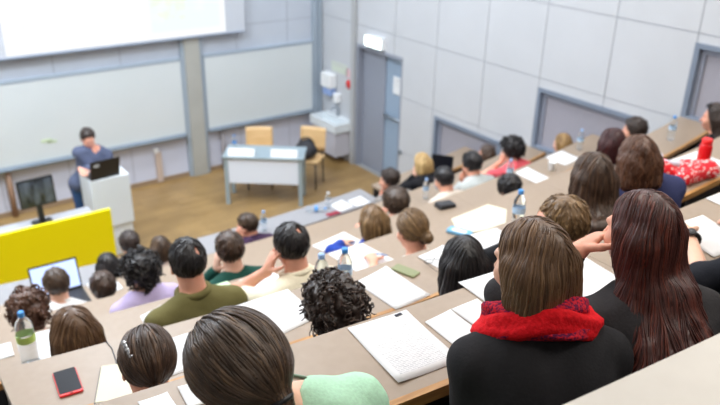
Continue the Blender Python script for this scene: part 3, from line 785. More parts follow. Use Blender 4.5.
def person(label, row, head, hair='short', hc='brown', shirt=(60, 60, 60), sleeve='long', yaw=0, pitch=15, roll=0, fem=True,
           lh='lap', rh='lap', hv=.2, dx=0., skin=None, bald=None, tail=None, collar=True, trous=None, stand=False, vox=None, group=None,
           slen=None, tee=None, floor=None, byaw=0., strn=None, hgrow=0., nko=None, hs=None, shs=1.):
    near = row <= 1; mid = row in (2, 3)
    vx = vox or (.0075 if near else .010 if mid else .013)
    rng = np.random.default_rng(abs(hash(label)) % 1000 if False else sum(map(ord, label)) % 9973)
    fl = TIER[row] if floor is None else floor
    H = V3(*head); M = rotm(yaw, pitch, roll); Rt, Fw, Up = M.T
    skin = skin or M_SKIN
    hs = hs or (.95 if fem else 1.0)
    M2 = rotm(yaw*.4, pitch*.45, roll*.5)
    N = H + (M2 @ V3(0, -.035, -.152) if nko is None else V3(*nko))
    sh = (.165 if fem else .19)*shs
    Bx = np.array(Matrix.Rotation(math.radians(byaw), 3, 'Z')) @ V3(1, 0, 0); By = np.cross(V3(0, 0, 1), Bx)
    if stand:
        Pv = V3(N[0]+dx, N[1]+.10, fl + .80)
    else:
        dz = N[2] - (fl+.54); L = .50
        back = math.sqrt(max(L*L - dz*dz, 0.)); back = min(max(back, .06), .26)
        Pv = V3(N[0]+dx, N[1], fl + .54) - By*back
        if row in range(1, 7):
            yfar = arc(row, Pv[0]); Pv[1] = max(Pv[1], yfar - .79)
    up = unit(N-Pv); rt = unit(Bx - up*(Bx @ up)); fw = np.cross(up, rt)
    A = np.stack([rt, fw, up], 1); L = np.linalg.norm(N-Pv)
    at = lambda x, y, t: Pv + rt*x + fw*y + up*(t*L)
    root = thing('person', label, 'person', (Pv[0], Pv[1], fl), group)
    if not stand: seat(Pv[0], Pv[1], fl, math.radians(byaw))
    # --- torso shapes (shared by body and clothes)
    def torso(F):
        w = (1. if fem else 1.1)*shs
        F.cone(Pv - rt*.075, Pv + rt*.075, .115, .115, .05)
        F.ell(at(0, -.005, .34), (.125*w, .095, .15), A, .06)
        F.ell(at(0, -.012, .66), (.150*w, .103, .16), A, .06)
        for s in (-1, 1):
            F.cone(at(s*.04, -.02, .97), at(s*sh*.92, -.01, .845), .052, .056*w, .04)
            F.ell(at(s*.075, -.055, .70), (.07, .05, .12), A, .05)
    S = {s: at(s*sh, -.005, .84) for s in (-1, 1)}
    yd = arc(row, H[0]) if row in range(0, 7) else H[1]+.4
    zd = ZD[row] if row in range(0, 7) else fl+.74
    arms = {}
    for s, hh in ((-1, lh), (1, rh)):
        hint = V3(s*.22, -.45, -1.)
        if hh == 'desk': T = V3(H[0]+dx*.5 + s*.17, yd - .20, zd + .035); hd = V3(-s*.35, 1, -.05); pn = V3(0, 0, -1); cu = .35
        elif hh == 'near': T = V3(H[0]+dx*.5 + s*.20, yd - .30, zd + .035); hd = V3(-s*.6, .8, -.05); pn = V3(0, 0, -1); cu = .35
        elif hh == 'cheek': T = H + M @ V3(s*.085, .07, -.13); hd = M @ V3(0, -.1, 1); pn = M @ V3(-s*1, .2, 0); cu = .5; hint = V3(s*.7, .3, -1)
        elif hh == 'ear': T = H + M @ V3(s*.125, .06, -.10); hd = M @ V3(-s*.25, -.35, 1); pn = M @ V3(-s*1, -.2, 0); cu = .5; hint = V3(s*.7, .3, -1)
        elif hh == 'chin': T = H + M @ V3(s*.05, .10, -.19); hd = M @ V3(-s*.3, .1, 1); pn = M @ V3(0, -1, .2); cu = .9; hint = V3(s*.7, .3, -1)
        elif hh == 'lap': T = at(s*.12, .30, .0) + V3(0, 0, .03); hd = V3(-s*.4, 1, -.2); pn = V3(0, 0, -1); cu = .4
        else: T = V3(*hh[0]); hd = V3(*hh[1]); pn = V3(*hh[2]); cu = hh[3]; hint = V3(*(hh[4] if len(hh) > 4 else (s*.55, -.35, -1.)))
        E_, T = ik(S[s], T, .285, .255, hint)
        arms[s] = (E_, T, hd, pn, cu)
    def arm(F, s, f0, f1, g=0.):
        E_, T = arms[s][:2]; k = .03
        ua = min(1., f1/.5); F.cone(S[s], S[s]+(E_-S[s])*ua, .052 if not fem else .046, (.052 if not fem else .046)*(1-ua)+.039*ua, k)
        if f1 > .5:
            fa = (f1-.5)*2; F.cone(E_, E_+(T-E_)*fa, .040, .040*(1-fa)+.026*fa, k)
    knees = {}
    def legs(F, g=0.):
        for s in (-1, 1):
            if stand:
                hp = Pv + Bx*s*.085; kn = V3(hp[0]+s*.01, hp[1]+.02, fl+.46); an = V3(kn[0], kn[1]-.03, fl+.09)
            else:
                hp = Pv + Bx*s*.085 + By*.02; kn = hp + By*.40 + V3(s*.03, 0, .0); kn[2] = fl+.52; an = V3(kn[0], kn[1]-.02, fl+.09)
            F.cone(hp, kn, .088, .060, .03); F.cone(kn, an, .058, .040, .02)
            F.cone(an+V3(0, -.03, -.045), an+V3(0, .15, -.06), .036, .03, .02)
    # --- body: one continuous skin surface
    B = Field(); torso(B)
    B.cone(N - up*.05, H + M @ V3(0, -.022, -.06), .058 if fem else .064, .054 if fem else .06, .025)
    h = lambda *p: H + M @ (V3(*p)*hs)
    B.ell(h(0, -.014, .028), np.array((.074, .093, .088))*hs, M, .02)
    B.ell(h(0, .030, -.035), np.array((.060, .063, .076))*hs, M, .025)
    B.ell(h(0, .055, -.088), np.array((.030, .030, .024))*hs, M, .02)
    B.cone(h(0, .090, .004), h(0, .110, -.034), .007, .012, .012)
    B.cone(h(-.032, .080, .022), h(.032, .080, .022), .011, .011, .012)
    for s in (-1, 1):
        B.ell(h(s*.031, .101, .000), np.array((.017, .016, .011))*hs, M, .008, 's')
        B.ell(h(s*.042, .062, -.030), np.array((.022, .022, .022))*hs, M, .02)
        B.ell(h(s*.077, -.008, -.008), np.array((.011, .021, .033))*hs, M, .006)
        B.ell(h(s*.083, -.002, -.006), np.array((.007, .010, .016))*hs, M, .004, 's')
    B.cone(h(-.018, .089, -.058), h(.018, .089, -.058), .006, .006, .006); B.cone(h(-.016, .086, -.070), h(.016, .086, -.070), .007, .007, .006)
    for s in (-1, 1): arm(B, s, 0, 1.)
    legs(B)
    V, Q = mesh_field(B, vx, 0, None, 1)
    for s in (-1, 1):
        E_, T, hd, pn, cu = arms[s]; HF = Field(); fd = unit(T-E_)
        HF.cone(E_+(T-E_)*.75, T, .029, .026, .01); add_hand(HF, T, unit(hd)*.75+fd*.25, pn, s if True else 1, cu, .95 if fem else 1.05)
        v2, q2 = mesh_field(HF, .0045 if near else .006 if mid else .008, 0, None, 1)
        Q = np.concatenate([Q, q2 + len(V)]); V = np.concatenate([V, v2])
    loc = (V-H) @ M/hs; fc = loc[Q].mean(1)
    lips = (np.abs(fc[:, 0]) < .026) & (fc[:, 1] > .082) & (np.abs(fc[:, 2]+.063) < .013)
    place('body', V, Q, [skin, M_LIP], root, lips.astype(int))
    for s in (-1, 1):
        mb = MB(); c = h(s*.031, .067, .001)
        def ball(r, cc, n=8, m=6):
            mb2 = [(r*math.sin(math.pi*j/m)*1.0+1e-5, -r*math.cos(math.pi*j/m)) for j in range(m+1)]
            return mb2
        mb.lathe(ball(.0115, c), tuple(c), 10, 0, None, False); cc = h(s*.031, .0715, .001); mb.lathe(ball(.0075, cc), tuple(cc), 8, 1, None, False)
        mb.build('eye', [M_EYE, M_IRIS], root)
    # --- shirt
    C = Field(); torso(C)
    fr = {'long': .97, 'elbow': .55, 'short': .32, 'none': .0, 'three': .72}
    sl = sleeve if isinstance(sleeve, tuple) else (sleeve, sleeve)
    for s, q in ((-1, sl[0]), (1, sl[1])):
        if fr[q] > 0: arm(C, s, 0, fr[q])
    gr = .013 if not fem else .011
    nk = .052 if fem else .058
    if tee == 'tank':
        for s in (-1, 1): C.ell(S[s] + rt*s*.035 + up*.02, (.055, .13, .10), A, .01, 's')
        C.ell(N - up*.0, (.085, .12, .07), A, .01, 's')
    C.cone(N - up*(-.01 if stand else .075 if fem else .045), N + up*.10 + fw*.02, nk + (.024 if tee == 'wide' else .0), nk + (.03 if fem else .018), .008, 's')
    sd = sum(map(ord, label))
    wr = lambda P: (.0045*sines(P*np.array([1, 1, .6]), 38, sd) + .003*sines(P, 85, sd+1)).astype(np.float32)
    V, Q = mesh_field(C, vx, gr, wr, 2)
    shirt_o = place('shirt', V, Q, [cloth(shirt)], root)
    if collar and not fem and not stand:
        mb = MB(); cpts = [N + up*(.026+.004*math.cos(a)) + rt*math.cos(a)*.072 + fw*(math.sin(a)*.072+.005) for a in np.linspace(0, 2*math.pi, 22, endpoint=False)]
        mb.tube(cpts, .019, 8, 0, True); q = mb.build('collar', [cloth(shirt)], root)
    # --- trousers
    T_ = Field(); T_.cone(Pv - rt*.075, Pv + rt*.075, .112, .112, .05); legs(T_)
    V, Q = mesh_field(T_, max(vx, .011), .012, None, 2)
    place('trousers', V, Q, [trous or M_TROUS], root)
    # --- hair
    hvx = .005 if near else .0065 if mid else .009
    F = Field(); g = hgrow
    curly = hair == 'curly'
    th = {'short': .010, 'buzz': .004, 'curly': .022, 'tied': .006, 'bun': .007, 'bob': .009, 'long': .011, 'wavy': .015, 'mop': .017}[hair] + g
    F.ell(h(0, -.016, .032), np.array((.076+th, .095+th, .090+th))*hs, M, .02)
    if hair in ('long', 'bob', 'wavy'):
        F.ell(h(0, -.030, -.035), np.array((.074+th, .078+th*.8, .085))*hs, M, .03)
        dwn = V3(0, 0, -1)
        zl = H[2]-hv
        for sx in (-.062, -.022, .022, .062):
            p0 = h(sx, -.050, -.01); p1 = h(sx*1.1, -.062, -.055) + dwn*.05
            bk = N - up*.02 - fw*(.068 if abs(sx) < .05 else .055) + rt*sx*1.2
            F.cone(p0, p1, .047, .042, .03)
            if hv > .16:
                F.cone(p1, bk, .042, .038, .03)
            if hv > .24:
                tl = (N[2]-.02 - zl)/max(up[2], .3)
                e = N - up*tl - fw*(.142 if abs(sx) < .05 else .125) + rt*sx*(1.2 + hv*1.1)
                m_ = (bk + e)/2 - fw*.034
                F.cone(bk, m_, .038, .034, .03); F.cone(m_, e, .034, .020, .03)
        for s in (-1, 1):
            a = h(s*.076, -.004, .02); b = h(s*.080, -.012, -.06); c = b + dwn*max(0, min(hv, .30)-.10) + rt*s*.012 + fw*.0
            F.cone(a, b, .024, .026, .02); F.cone(b, c, .026, .020, .02)
    # face opening and nape
    if hair in ('long', 'bob', 'wavy'): F.cut(h(0, .058, .072), M @ V3(0, -.90, .44), .008); F.p[-1] = ('h', F.p[-1][1], -F.p[-1][2], None, None, .008, 's') if False else F.p[-1]
    cuts = []
    def hcut(p, n): cuts.append((h(*p), M @ unit(V3(*n))))
    F.p = [q for q in F.p if q[0] != 'h']
    if hair in ('long', 'bob', 'wavy'): hcut((0, .050, .070), (0, .93, -.36))
    elif hair == 'curly': hcut((0, .075, .07), (0, .90, -.44)); hcut((0, -.04, -.085 - max(0, hv-.2)), (0, -.1, -1))
    elif hair == 'mop': hcut((0, .075, .07), (0, .85, -.53)); hcut((0, -.04, -.075), (0, .15, -1))
    elif hair in ('tied', 'bun'): hcut((0, .070, .075), (0, .80, -.60)); hcut((0, -.05, -.062), (0, .35, -1))
    else: hcut((0, .068, .078), (0, .82, -.57)); hcut((0, -.06, -.064), (0, .25, -1))
    for c, n in cuts: F.p.append(('h', c, n, None, None, .008, 's'))
    if bald: F.ell(h(*bald[0]), (bald[1], bald[1], .05), M, .01, 's')
    tie = None
    if hair == 'bun':
        tie = h(*(tail or (0, -.115, .0))); F.ell(tie - Fw*.012, (.036, .030, .034), M, .012)
    if hair == 'tied':
        tie = h(*(tail or (0, -.098, -.045))); e = tie - Fw*.03 + V3(0, 0, -.09); F.cone(tie, e, .022, .028, .015); F.cone(e, e + V3(0, -.005, -max(hv-.14, .02)), .028, .012, .015)
    if curly:
        for _ in range(210):
            n = unit(rng.normal(size=3)); p = V3(0, -.016, .025) + n*np.array([.078+th, .097+th, .092+th])
            if p[1] > .07 and p[2] < .08: continue
            if p[2] < -.09 - max(0, hv-.2): continue
            if p[2] < -.02 and p[1] > .0: continue
            F.ell(h(*p), np.full(3, rng.uniform(.010, .017)), M, .005)
        if hv > .2:
            for _ in range(60):
                F.ell(h(rng.uniform(-.085, .085), rng.uniform(-.11, -.05), rng.uniform(-hv, -.05)), np.full(3, rng.uniform(.014, .024)), M, .006)
    amp = {'short': .0022, 'mop': .005, 'wavy': .005, 'curly': .004}.get(hair, .002)
    dp = lambda P: (amp*sines(P, 95, sd+5) + amp*.6*sines(P, 190, sd+6)).astype(np.float32)
    d, lo = F.sample(hvx, 0, dp)
    V, Q = nets(d, lo, hvx)
    if not curly: V = relax(V, Q, 1)
    fm = np.zeros(len(Q), int)
    ns = strn if strn is not None else (1300 if near else 420 if mid else 130)
    # keep hair roots on the head
    Lc = (V-H) @ M/hs
    if hair in ('long', 'bob', 'wavy', 'tied', 'bun'): ok = (Lc[:, 2] > -.03)
    else: ok = np.ones(len(V), bool)
    ok &= ~((Lc[:, 1] > .03) & (Lc[:, 2] < -.02))
    cand = np.where(ok)[0]
    roots = V[rng.choice(cand, min(ns, len(cand)), replace=False)]
    wh = h(.01, -.055, .115)
    def flow(P):
        l = (P-H) @ M
        if hair in ('long', 'bob', 'wavy'):
            topw = np.clip((l[:, 2]-.02)/.10, 0, 1)[:, None]
            return np.array([0, 0, -1.])*1. + Rt*(np.sign(l[:, 0])*.9)[:, None]*topw - Fw*.45*topw
        if hair in ('tied', 'bun'):
            f = tie - P; n = np.linalg.norm(f, axis=1)[:, None]; return np.where(n > .03, f/n, np.array([0, 0, -1.]))
        f = P - wh; return f/(np.linalg.norm(f, axis=1)[:, None]+1e-6) + Fw*(.7*np.clip(l[:, 1]/.1+.3, 0, 1))[:, None] + np.array([0, 0, -.4])
    zend = H[2]-hv
    st = (lambda P: P[:, 2] < zend - .02) if hair in ('long', 'bob', 'wavy') else None
    steps, step = ((60, .011) if hair in ('long', 'wavy') and hv > .3 else (34, .010) if hair in ('long', 'bob', 'wavy') else (26, .009) if hair in ('tied', 'bun') else (6, .009))
    r0 = (.0024 if near else .0038 if mid else .006)
    if curly:
        vs, qs, ms = [], [], []; o = 0
        fs = 1. if row < 4 else 1.35
        for i in range(330 if row < 4 else 150):
            p = roots[i % len(roots)]; Gd = grad(d, lo, hvx, p[None])[0]
            a = unit(np.cross(Gd, rng.normal(size=3))); b = np.cross(Gd, a); R_ = rng.uniform(.008, .014)*fs; tl = rng.uniform(1.2, 2.6)*2*math.pi
            tt = np.linspace(0, tl, 20); ax = unit(a*.3 + V3(0, 0, -.7)); ax = ax - Gd*(ax @ Gd)
            pts = p + Gd*.003 + (np.cos(tt)[:, None]*a + np.sin(tt)[:, None]*Gd*.8)*R_ + ax[None]*(tt[:, None]*.0045)
            a_, f_q = tube_geo(list(pts), np.linspace(.0042, .0018, 20)*fs, 4); vs.append(np.array(a_)); f_q = [x for x in f_q if len(x) == 4]
            qs.append(np.array(f_q)+o); ms.append(np.full(len(f_q), rng.choice([0, 1, 2], p=[.5, .25, .25]))); o += len(a_)
        if vs: sv, sq, sm = np.concatenate(vs), np.concatenate(qs), np.concatenate(ms)
        else: sv = np.zeros((0, 3)); sq = np.zeros((0, 4), int); sm = np.zeros(0, int)
    elif hair == 'buzz': sv = np.zeros((0, 3)); sq = np.zeros((0, 4), int); sm = np.zeros(0, int)
    else:
        sv, sq, sm = strands(d, lo, hvx, roots, flow, steps, step, r0, {'short': .002, 'mop': .006}.get(hair, .003), rng, 4, .35 if hair in ('wavy', 'mop') else .06, st)
    Q = np.concatenate([Q, sq + len(V)]); V = np.concatenate([V, sv]); fm = np.concatenate([fm, sm])
    ho = place('hair', V, Q, hair_mats(hc), root, fm)
    root['_org'] = list(root['_org'])
    return dict(root=root, H=H, M=M, N=N, up=up, fw=fw, rt=rt, S=S, arms=arms, h=h, tie=tie, hair=ho, at=at)

def ring_part(name, p, cen, ax1, ax2, r1, r2, tr, m, n=26, closed=True, parent=None):
    mb = MB(); mb.tube([cen + ax1*r1*math.cos(a) + ax2*r2*math.sin(a) for a in np.linspace(0, 2*math.pi, n, endpoint=False)], tr, 8, 0, True)
    return mb.build(name, [m], parent or p['root'])

W_ = person
# ---- row behind desk 1
pA = W_('person in a mint green tee with sleek tied brown hair, head bowed in the foreground', 1, (.515, 1.075, 3.605), 'tied', 'ash', (184, 228, 198), 'short', yaw=6, pitch=32, roll=-14, hv=.2, tail=(.0, -.090, -.062), dx=.10, nko=(.078, .0, -.118), lh='near', hgrow=.020, byaw=-10, tee='wide')
ring_part('hair_tie', pA, pA['tie'], pA['rt'], pA['fw'], .023, .023, .006, M_BLACK)
pB = W_('person in a black jacket and bright red scarf with straight brown shoulder length hair', 1, (1.225, .975, 3.68), 'bob', 'lightbrown', (34, 33, 36), 'long', yaw=3, pitch=10, hv=.155, byaw=-28, hgrow=-.001, hs=.90)
pC = W_('person with very long dark auburn hair and dark grey top, chin on left hand', 1, (1.615, .945, 3.665), 'long', 'auburn', (48, 46, 48), ('long', 'long'), yaw=-2, pitch=6, hv=.54, byaw=-24, skin=M_SKINP, hs=.90,
        lh=((1.515, 1.055, 3.585), (.95, .1, .25), (.2, -.6, -1), .75, (-.5, .2, -1)))
pD = W_('person at the right edge in black, bare left forearm with black watch on desk', 1, (2.47, .93, 3.67), 'bob', 'brown', (26, 28, 36), ('elbow', 'long'), yaw=0, pitch=20, hv=.16, collar=False,
        lh=((2.37, 1.20, 3.335), (.45, 1, -.15), (.2, 0, -1), .9, (-.9, -.2, -.6)), rh=((2.72, 1.10, 3.325), (-.3, 1, -.1), (-.3, 0, -1), .8))
E_, T_w = pD['arms'][-1][:2]; ax = unit(T_w-E_); a1 = unit(np.cross(ax, V3(0, 0, 1))); a2 = np.cross(a1, ax)
mb = MB(); wc = E_ + (T_w-E_)*.86
mb.tube([wc + a1*.034*math.cos(a) + a2*.031*math.sin(a) for a in np.linspace(0, 2*math.pi, 22, endpoint=False)], .010, 8, 0, True)
mb.build('wristwatch', [M_BLACK], pD['root'])
mb = MB(); q = wc + a2*.038; mb.lathe([(.001, -.004), (.017, -.004), (.018, 0), (.016, .005), (.001, .005)], (0, 0, 0), 16, 0, Matrix.Translation(q) @ Matrix(np.stack([a1, ax, a2], 1).tolist()).to_4x4())
mb.build('watch_case', [M_DKMET], pD['root'])
# scarf
def scarf(p):
    Nn, rt, fw, up = p['N'], p['rt'], p['fw'], p['up']
    def loop(name, h0, r1, r2, tw, th, tilt, seed, m, nf):
        na, nt = 72, 22; v = []
        g = np.random.default_rng(seed); ph = g.uniform(0, 6.28, 4)
        for i in range(na):
            a = 2*math.pi*i/na; rad = rt*math.cos(a) + fw*math.sin(a)
            c = Nn + up*(h0 + tilt*math.sin(a) + .006*math.sin(3*a+ph[0])) + rt*r1*math.cos(a) + fw*(r2*math.sin(a)+.012)
            for j in range(nt):
                b = 2*math.pi*j/nt; s = 1 + .13*math.sin(nf*b + 2*a + ph[1]) + .10*math.sin(2*b - 5*a + ph[2])
                v.append(c + rad*math.cos(b)*th*s + up*math.sin(b)*tw*s)
        f = [(i*nt+j, i*nt+(j+1) % nt, ((i+1) % na)*nt+(j+1) % nt, ((i+1) % na)*nt+j) for i in range(na) for j in range(nt)]
        mb = MB(); mb.add(v, f, 0, True); return mb.build(name, [m], p['root'])
    red = noisy('red_wool', s2l(226, 22, 34), s2l(200, 12, 24), 90, .85, (1, 1, 1), .2, .5)
    pat = noisy('plum_red_weave', s2l(96, 20, 60), s2l(196, 30, 48), 150, .85, (1, 1, 1), .2, .4, 2, .44, .54)
    s = loop('scarf', -.004, .118, .108, .038, .036, -.022, 3, red, 5)
    s2 = loop('scarf_fold', .036, .106, .104, .024, .024, -.014, 5, pat, 4)
    s3 = loop('scarf_under_fold', -.034, .122, .118, .018, .024, -.036, 8, pat, 4)
    mb = MB()
    for s_, l in ((-.05, .20), (.01, .16)):
        pts = [Nn + rt*(s_*.6) + fw*.105 - up*.02, Nn + rt*s_ + fw*.135 - up*.08, Nn + rt*(s_-.01) + fw*.13 - up*l]
        mb.tube(pts, [.03, .026, .03], 10)
    mb.build('scarf_end', [red], p['root'])
scarf(pB)

# ---- row behind desk 2
pE = W_('person with brown hair held up by a silver hair clip, head bowed over the desk', 2, (.57, 1.86, 3.11), 'tied', 'brown', (236, 236, 232), 'long', yaw=-8, pitch=26, roll=6, tail=(.012, -.088, -.075), hgrow=.006, hv=.16, skin=M_SKINP)
mb = MB()
for k in range(5):
    q = pE['h'](-.074 + .004*k, -.060 - .007*k, .092 - .010*k)
    mb.lathe([(.0005, -.009), (.007, -.005), (.0095, 0), (.007, .005), (.0005, .009)], tuple(q), 10, 0, None, False)
cl = mb.build('hair_clip', [mat('silver', (.75, .78, .84), .18, 1.)], pE['root'])
pF = W_('person with a mass of dark brown curls, seen from behind, white sheet at left', 2, (1.22, 1.80, 3.11), 'curly', 'dark', (40, 40, 46), 'long', pitch=14, hv=.24)
pG = W_('person with straight near black hair beside the olive green phone', 2, (1.92, 1.87, 3.03), 'long', 'black', (28, 28, 32), 'long', pitch=22, yaw=-26, byaw=-15, hv=.34)
pH = W_('person with tousled light brown hair bent low, left hand on the ear', 2, (2.27, 1.66, 3.20), 'mop', 'dkblond', (30, 30, 34), 'long', yaw=-6, pitch=26, roll=-10, fem=False, lh=((2.17, 1.72, 3.165), (.1, -.1, 1), (1, -.2, 0), .7, (-.7, .3, -1)), dx=.02, skin=M_SKINP, hgrow=-.004)
pI = W_('person in a black tank top with long straight dark brown hair', 2, (2.75, 1.90, 3.22), 'long', 'brown', (28, 30, 38), 'none', yaw=-28, byaw=-20, pitch=12, hv=.27, tee='tank', dx=.02, shs=.9)
pJ = W_('person in a navy blue tee with short wavy chestnut hair', 2, (3.13, 1.92, 3.22), 'wavy', 'redbrown', (58, 64, 104), 'short', yaw=-30, byaw=-25, pitch=16, hv=.13, dx=.10, nko=(.05, -.02, -.115))
# ---- row behind desk 3
W_('person with long straight brown hair on the left, beside the tall water bottle', 3, (.57, 2.82, 2.67), 'long', 'lightbrown', (60, 54, 52), 'long', pitch=20, hv=.30, hgrow=.003)
W_('person in an olive green jacket with short black hair thinning at the crown', 3, (1.13, 2.88, 2.81), 'short', 'black', (112, 106, 64), 'long', yaw=-10, pitch=16, fem=False, bald=((.036, -.088, .085), .016), skin=M_SKINP)
pM = W_('person in a cream shirt with balding black hair, left hand held to the ear', 3, (1.67, 2.84, 2.755), 'short', 'black', (244, 234, 208), ('short', 'long'), yaw=-4, pitch=18, fem=False, lh='ear', bald=((.018, -.080, .092), .019), hgrow=.002, skin=M_SKINP)
pN = W_('person with streaked blond hair in a low bun, writing with the left hand', 3, (2.36, 2.71, 2.71), 'bun', 'dkblond', (226, 220, 214), 'short', yaw=-2, pitch=18, tail=(.02, -.106, -.040), skin=M_SKINP,
        lh=((2.34, 3.02, 2.378), (.35, .9, -.1), (.1, 0, -1), .9), hgrow=.004)
ring_part('hair_tie', pN, pN['tie'] + unit(pN['M'] @ V3(0, 1, 0))*.014, pN['M'][:, 0], pN['M'][:, 2], .032, .030, .006, M_BLACK)
W_('person with dark red hair, mostly hidden behind the chestnut hair and navy tee', 3, (4.31, 2.86, 2.77), 'bob', 'dkred', (120, 110, 104), 'long', pitch=14, hv=.155, yaw=-30)
pP = W_('person in a black coat at the right edge, sunglasses pushed up on dark hair', 3, (5.72, 2.89, 2.71), 'long', 'dark', (24, 25, 28), 'long', yaw=18, pitch=4, hv=.27, skin=M_SKINP, hgrow=.004, lh=((5.35, 3.12, 2.375), (-.3, 1, 0), (0, 0, -1), .3))
mb = MB()
for s in (-1, 1):
    c = pP['h'](s*.034, .062, .112); mb.lathe([(.0005, -.004), (.024, -.003), (.026, 0), (.024, .003), (.0005, .004)], (0, 0, 0), 14, 0, Matrix.Translation(c) @ Matrix((pP['M'] @ np.array(Matrix.Rotation(-.7, 3, 'X'))).tolist()).to_4x4())
mb.tube([pP['h'](-.085, -.01, .075), pP['h'](-.066, .055, .105), pP['h'](0, .080, .112), pP['h'](.066, .055, .105), pP['h'](.085, -.01, .075)], .004, 6)
mb.build('sunglasses', [mat('dark_lens', (.02, .02, .025), .08)], pP['root'])
# ---- row behind desk 4
W_('person with curly reddish brown hair at the left edge behind the water bottle', 4, (.56, 3.85, 2.23), 'curly', 'redbrown', (120, 96, 84), 'long', pitch=12, hv=.2)
W_('person in a lavender top with a dark curly bob', 4, (1.20, 3.83, 2.29), 'curly', 'black', (210, 194, 236), 'long', pitch=12, hv=.17, dx=.02, nko=(.0, -.03, -.125))
W_('person in a dark green top with short brown hair, left hand raised to the face', 4, (1.77, 3.78, 2.28), 'mop', 'brown', (26, 74, 64), 'long', pitch=14, yaw=-10, fem=False, lh='cheek', collar=False, hgrow=-.003)
W_('person in a royal blue sweater with blond hair, head bowed beside white sheets', 4, (2.81, 3.65, 2.25), 'bob', 'dkblond', (36, 66, 158), 'long', pitch=26, yaw=-5, hv=.155, nko=(.0, -.03, -.115), lh=((2.80, 4.02, 1.915), (1, .3, 0), (0, 0, -1), .4, (-1, .5, -.1)))
W_('person with black hair bowed so low that only the crown shows', 4, (4.18, 3.62, 2.17), 'mop', 'black', (70, 70, 74), 'long', pitch=50, yaw=-20, fem=False, collar=False)
W_('dark haired person turned in profile near the wall, below the middle window', 4, (6.14, 3.86, 2.24), 'mop', 'dark', (226, 222, 214), 'long', yaw=30, pitch=2, fem=False, skin=M_SKINP)
# ---- row behind desk 5
W_('person in a white shirt with brown hair working at the bright laptop', 5, (.92, 4.86, 1.77), 'short', 'ash', (240, 240, 240), 'long', pitch=14, fem=False, dx=-.07, hgrow=.002, shs=.85)
W_('person with short dark brown hair and grey top right of the bright laptop', 5, (1.19, 4.68, 1.74), 'mop', 'brown', (112, 116, 128), 'long', pitch=14, fem=False, dx=.14, hgrow=-.004, shs=.85)
W_('person with a thick dark brown mop of hair, left forearm raised', 5, (3.77, 4.57, 1.79), 'mop', 'ash', (90, 84, 80), 'short', pitch=14, yaw=0, fem=False, hv=.2, lh='ear', hgrow=.022, strn=220, skin=M_SKINP)
W_('person with short black hair and pale collar right behind the black wallet', 5, (4.55, 4.79, 1.76), 'short', 'black', (226, 214, 200), 'long', pitch=20, yaw=6, fem=False, hgrow=.004, skin=M_SKINP)
W_('person in a light grey shirt with thick black hair, hand at the mouth', 5, (4.97, 4.85, 1.81), 'mop', 'black', (196, 202, 200), 'long', yaw=10, pitch=14, fem=False, lh='chin', skin=M_SKINP)
W_('person in a coral pink tee with bushy black hair, left hand at the face', 5, (5.65, 4.94, 1.81), 'curly', 'black', (230, 96, 106), 'short', yaw=8, pitch=8, hv=.2, lh='cheek', hgrow=.004, skin=M_SKINP)
W_('person with golden blond hair below the middle window, only the head in view', 5, (6.34, 4.83, 1.76), 'bob', 'blond', (150, 150, 156), 'long', yaw=12, pitch=10, hv=.13, dx=-.06)
# ---- row behind desk 6
W_('person in a pale blue top with black hair beside the yellow desk corner', 6, (1.45, 5.46, 1.47), 'bob', 'black', (214, 230, 240), 'long', pitch=14, hv=.13, dx=-.16, hgrow=-.004, shs=.85)
W_('person with short dark hair in the front row before the lectern', 6, (1.72, 5.69, 1.49), 'short', 'dark', (90, 88, 92), 'long', pitch=12, fem=False, shs=.8)
W_('person with brown hair in the front row, between dark curls and thinning black crown', 6, (2.0, 5.72, 1.35), 'bob', 'ash', (150, 130, 120), 'long', pitch=20, hv=.15, dx=.15, hgrow=-.004, shs=.85)
W_('person in a dark purple top with close cut brown hair, front row', 6, (2.79, 5.55, 1.43), 'short', 'ash', (66, 46, 72), 'long', yaw=42, pitch=14, fem=False, skin=M_SKINP, lh='cheek', nko=(.01, -.04, -.125))
W_('dark haired person in profile with raised hand at the end of the front row', 6, (4.60, 5.70, 1.42), 'mop', 'dark', (140, 134, 130), 'long', yaw=46, pitch=8, fem=False, skin=M_SKINP, lh='chin')
W_('person with pale blond hair and black sleeves beside the dark laptop', 6, (5.18, 5.83, 1.45), 'bob', 'sand', (26, 26, 30), 'long', yaw=-6, pitch=24, hv=.13, lh='cheek', dx=-.03)
W_('person with dark brown hair in the front row below the first window', 6, (6.12, 5.74, 1.39), 'bob', 'brown', (160, 150, 150), 'long', yaw=28, pitch=8, hv=.13, skin=M_SKINP)
# ---- the lecturer
W_('person standing at the lectern in grey blue sweater and jeans, looking down', 9, (2.32, 8.80, 1.41), 'short', 'dark', (92, 100, 126), 'long', yaw=180, pitch=24, fem=False, stand=True, floor=0., byaw=180., skin=M_SKINP, dx=-.16,
   lh=((2.36, 8.62, 1.10), (0, -1, -.2), (0, 0, -1), .4), rh=((2.12, 8.58, 1.12), (.3, -1, -.2), (0, 0, -1), .4), trous=noisy('blue_jeans', s2l(56, 96, 150), s2l(46, 80, 130), 30, .85), vox=.011)

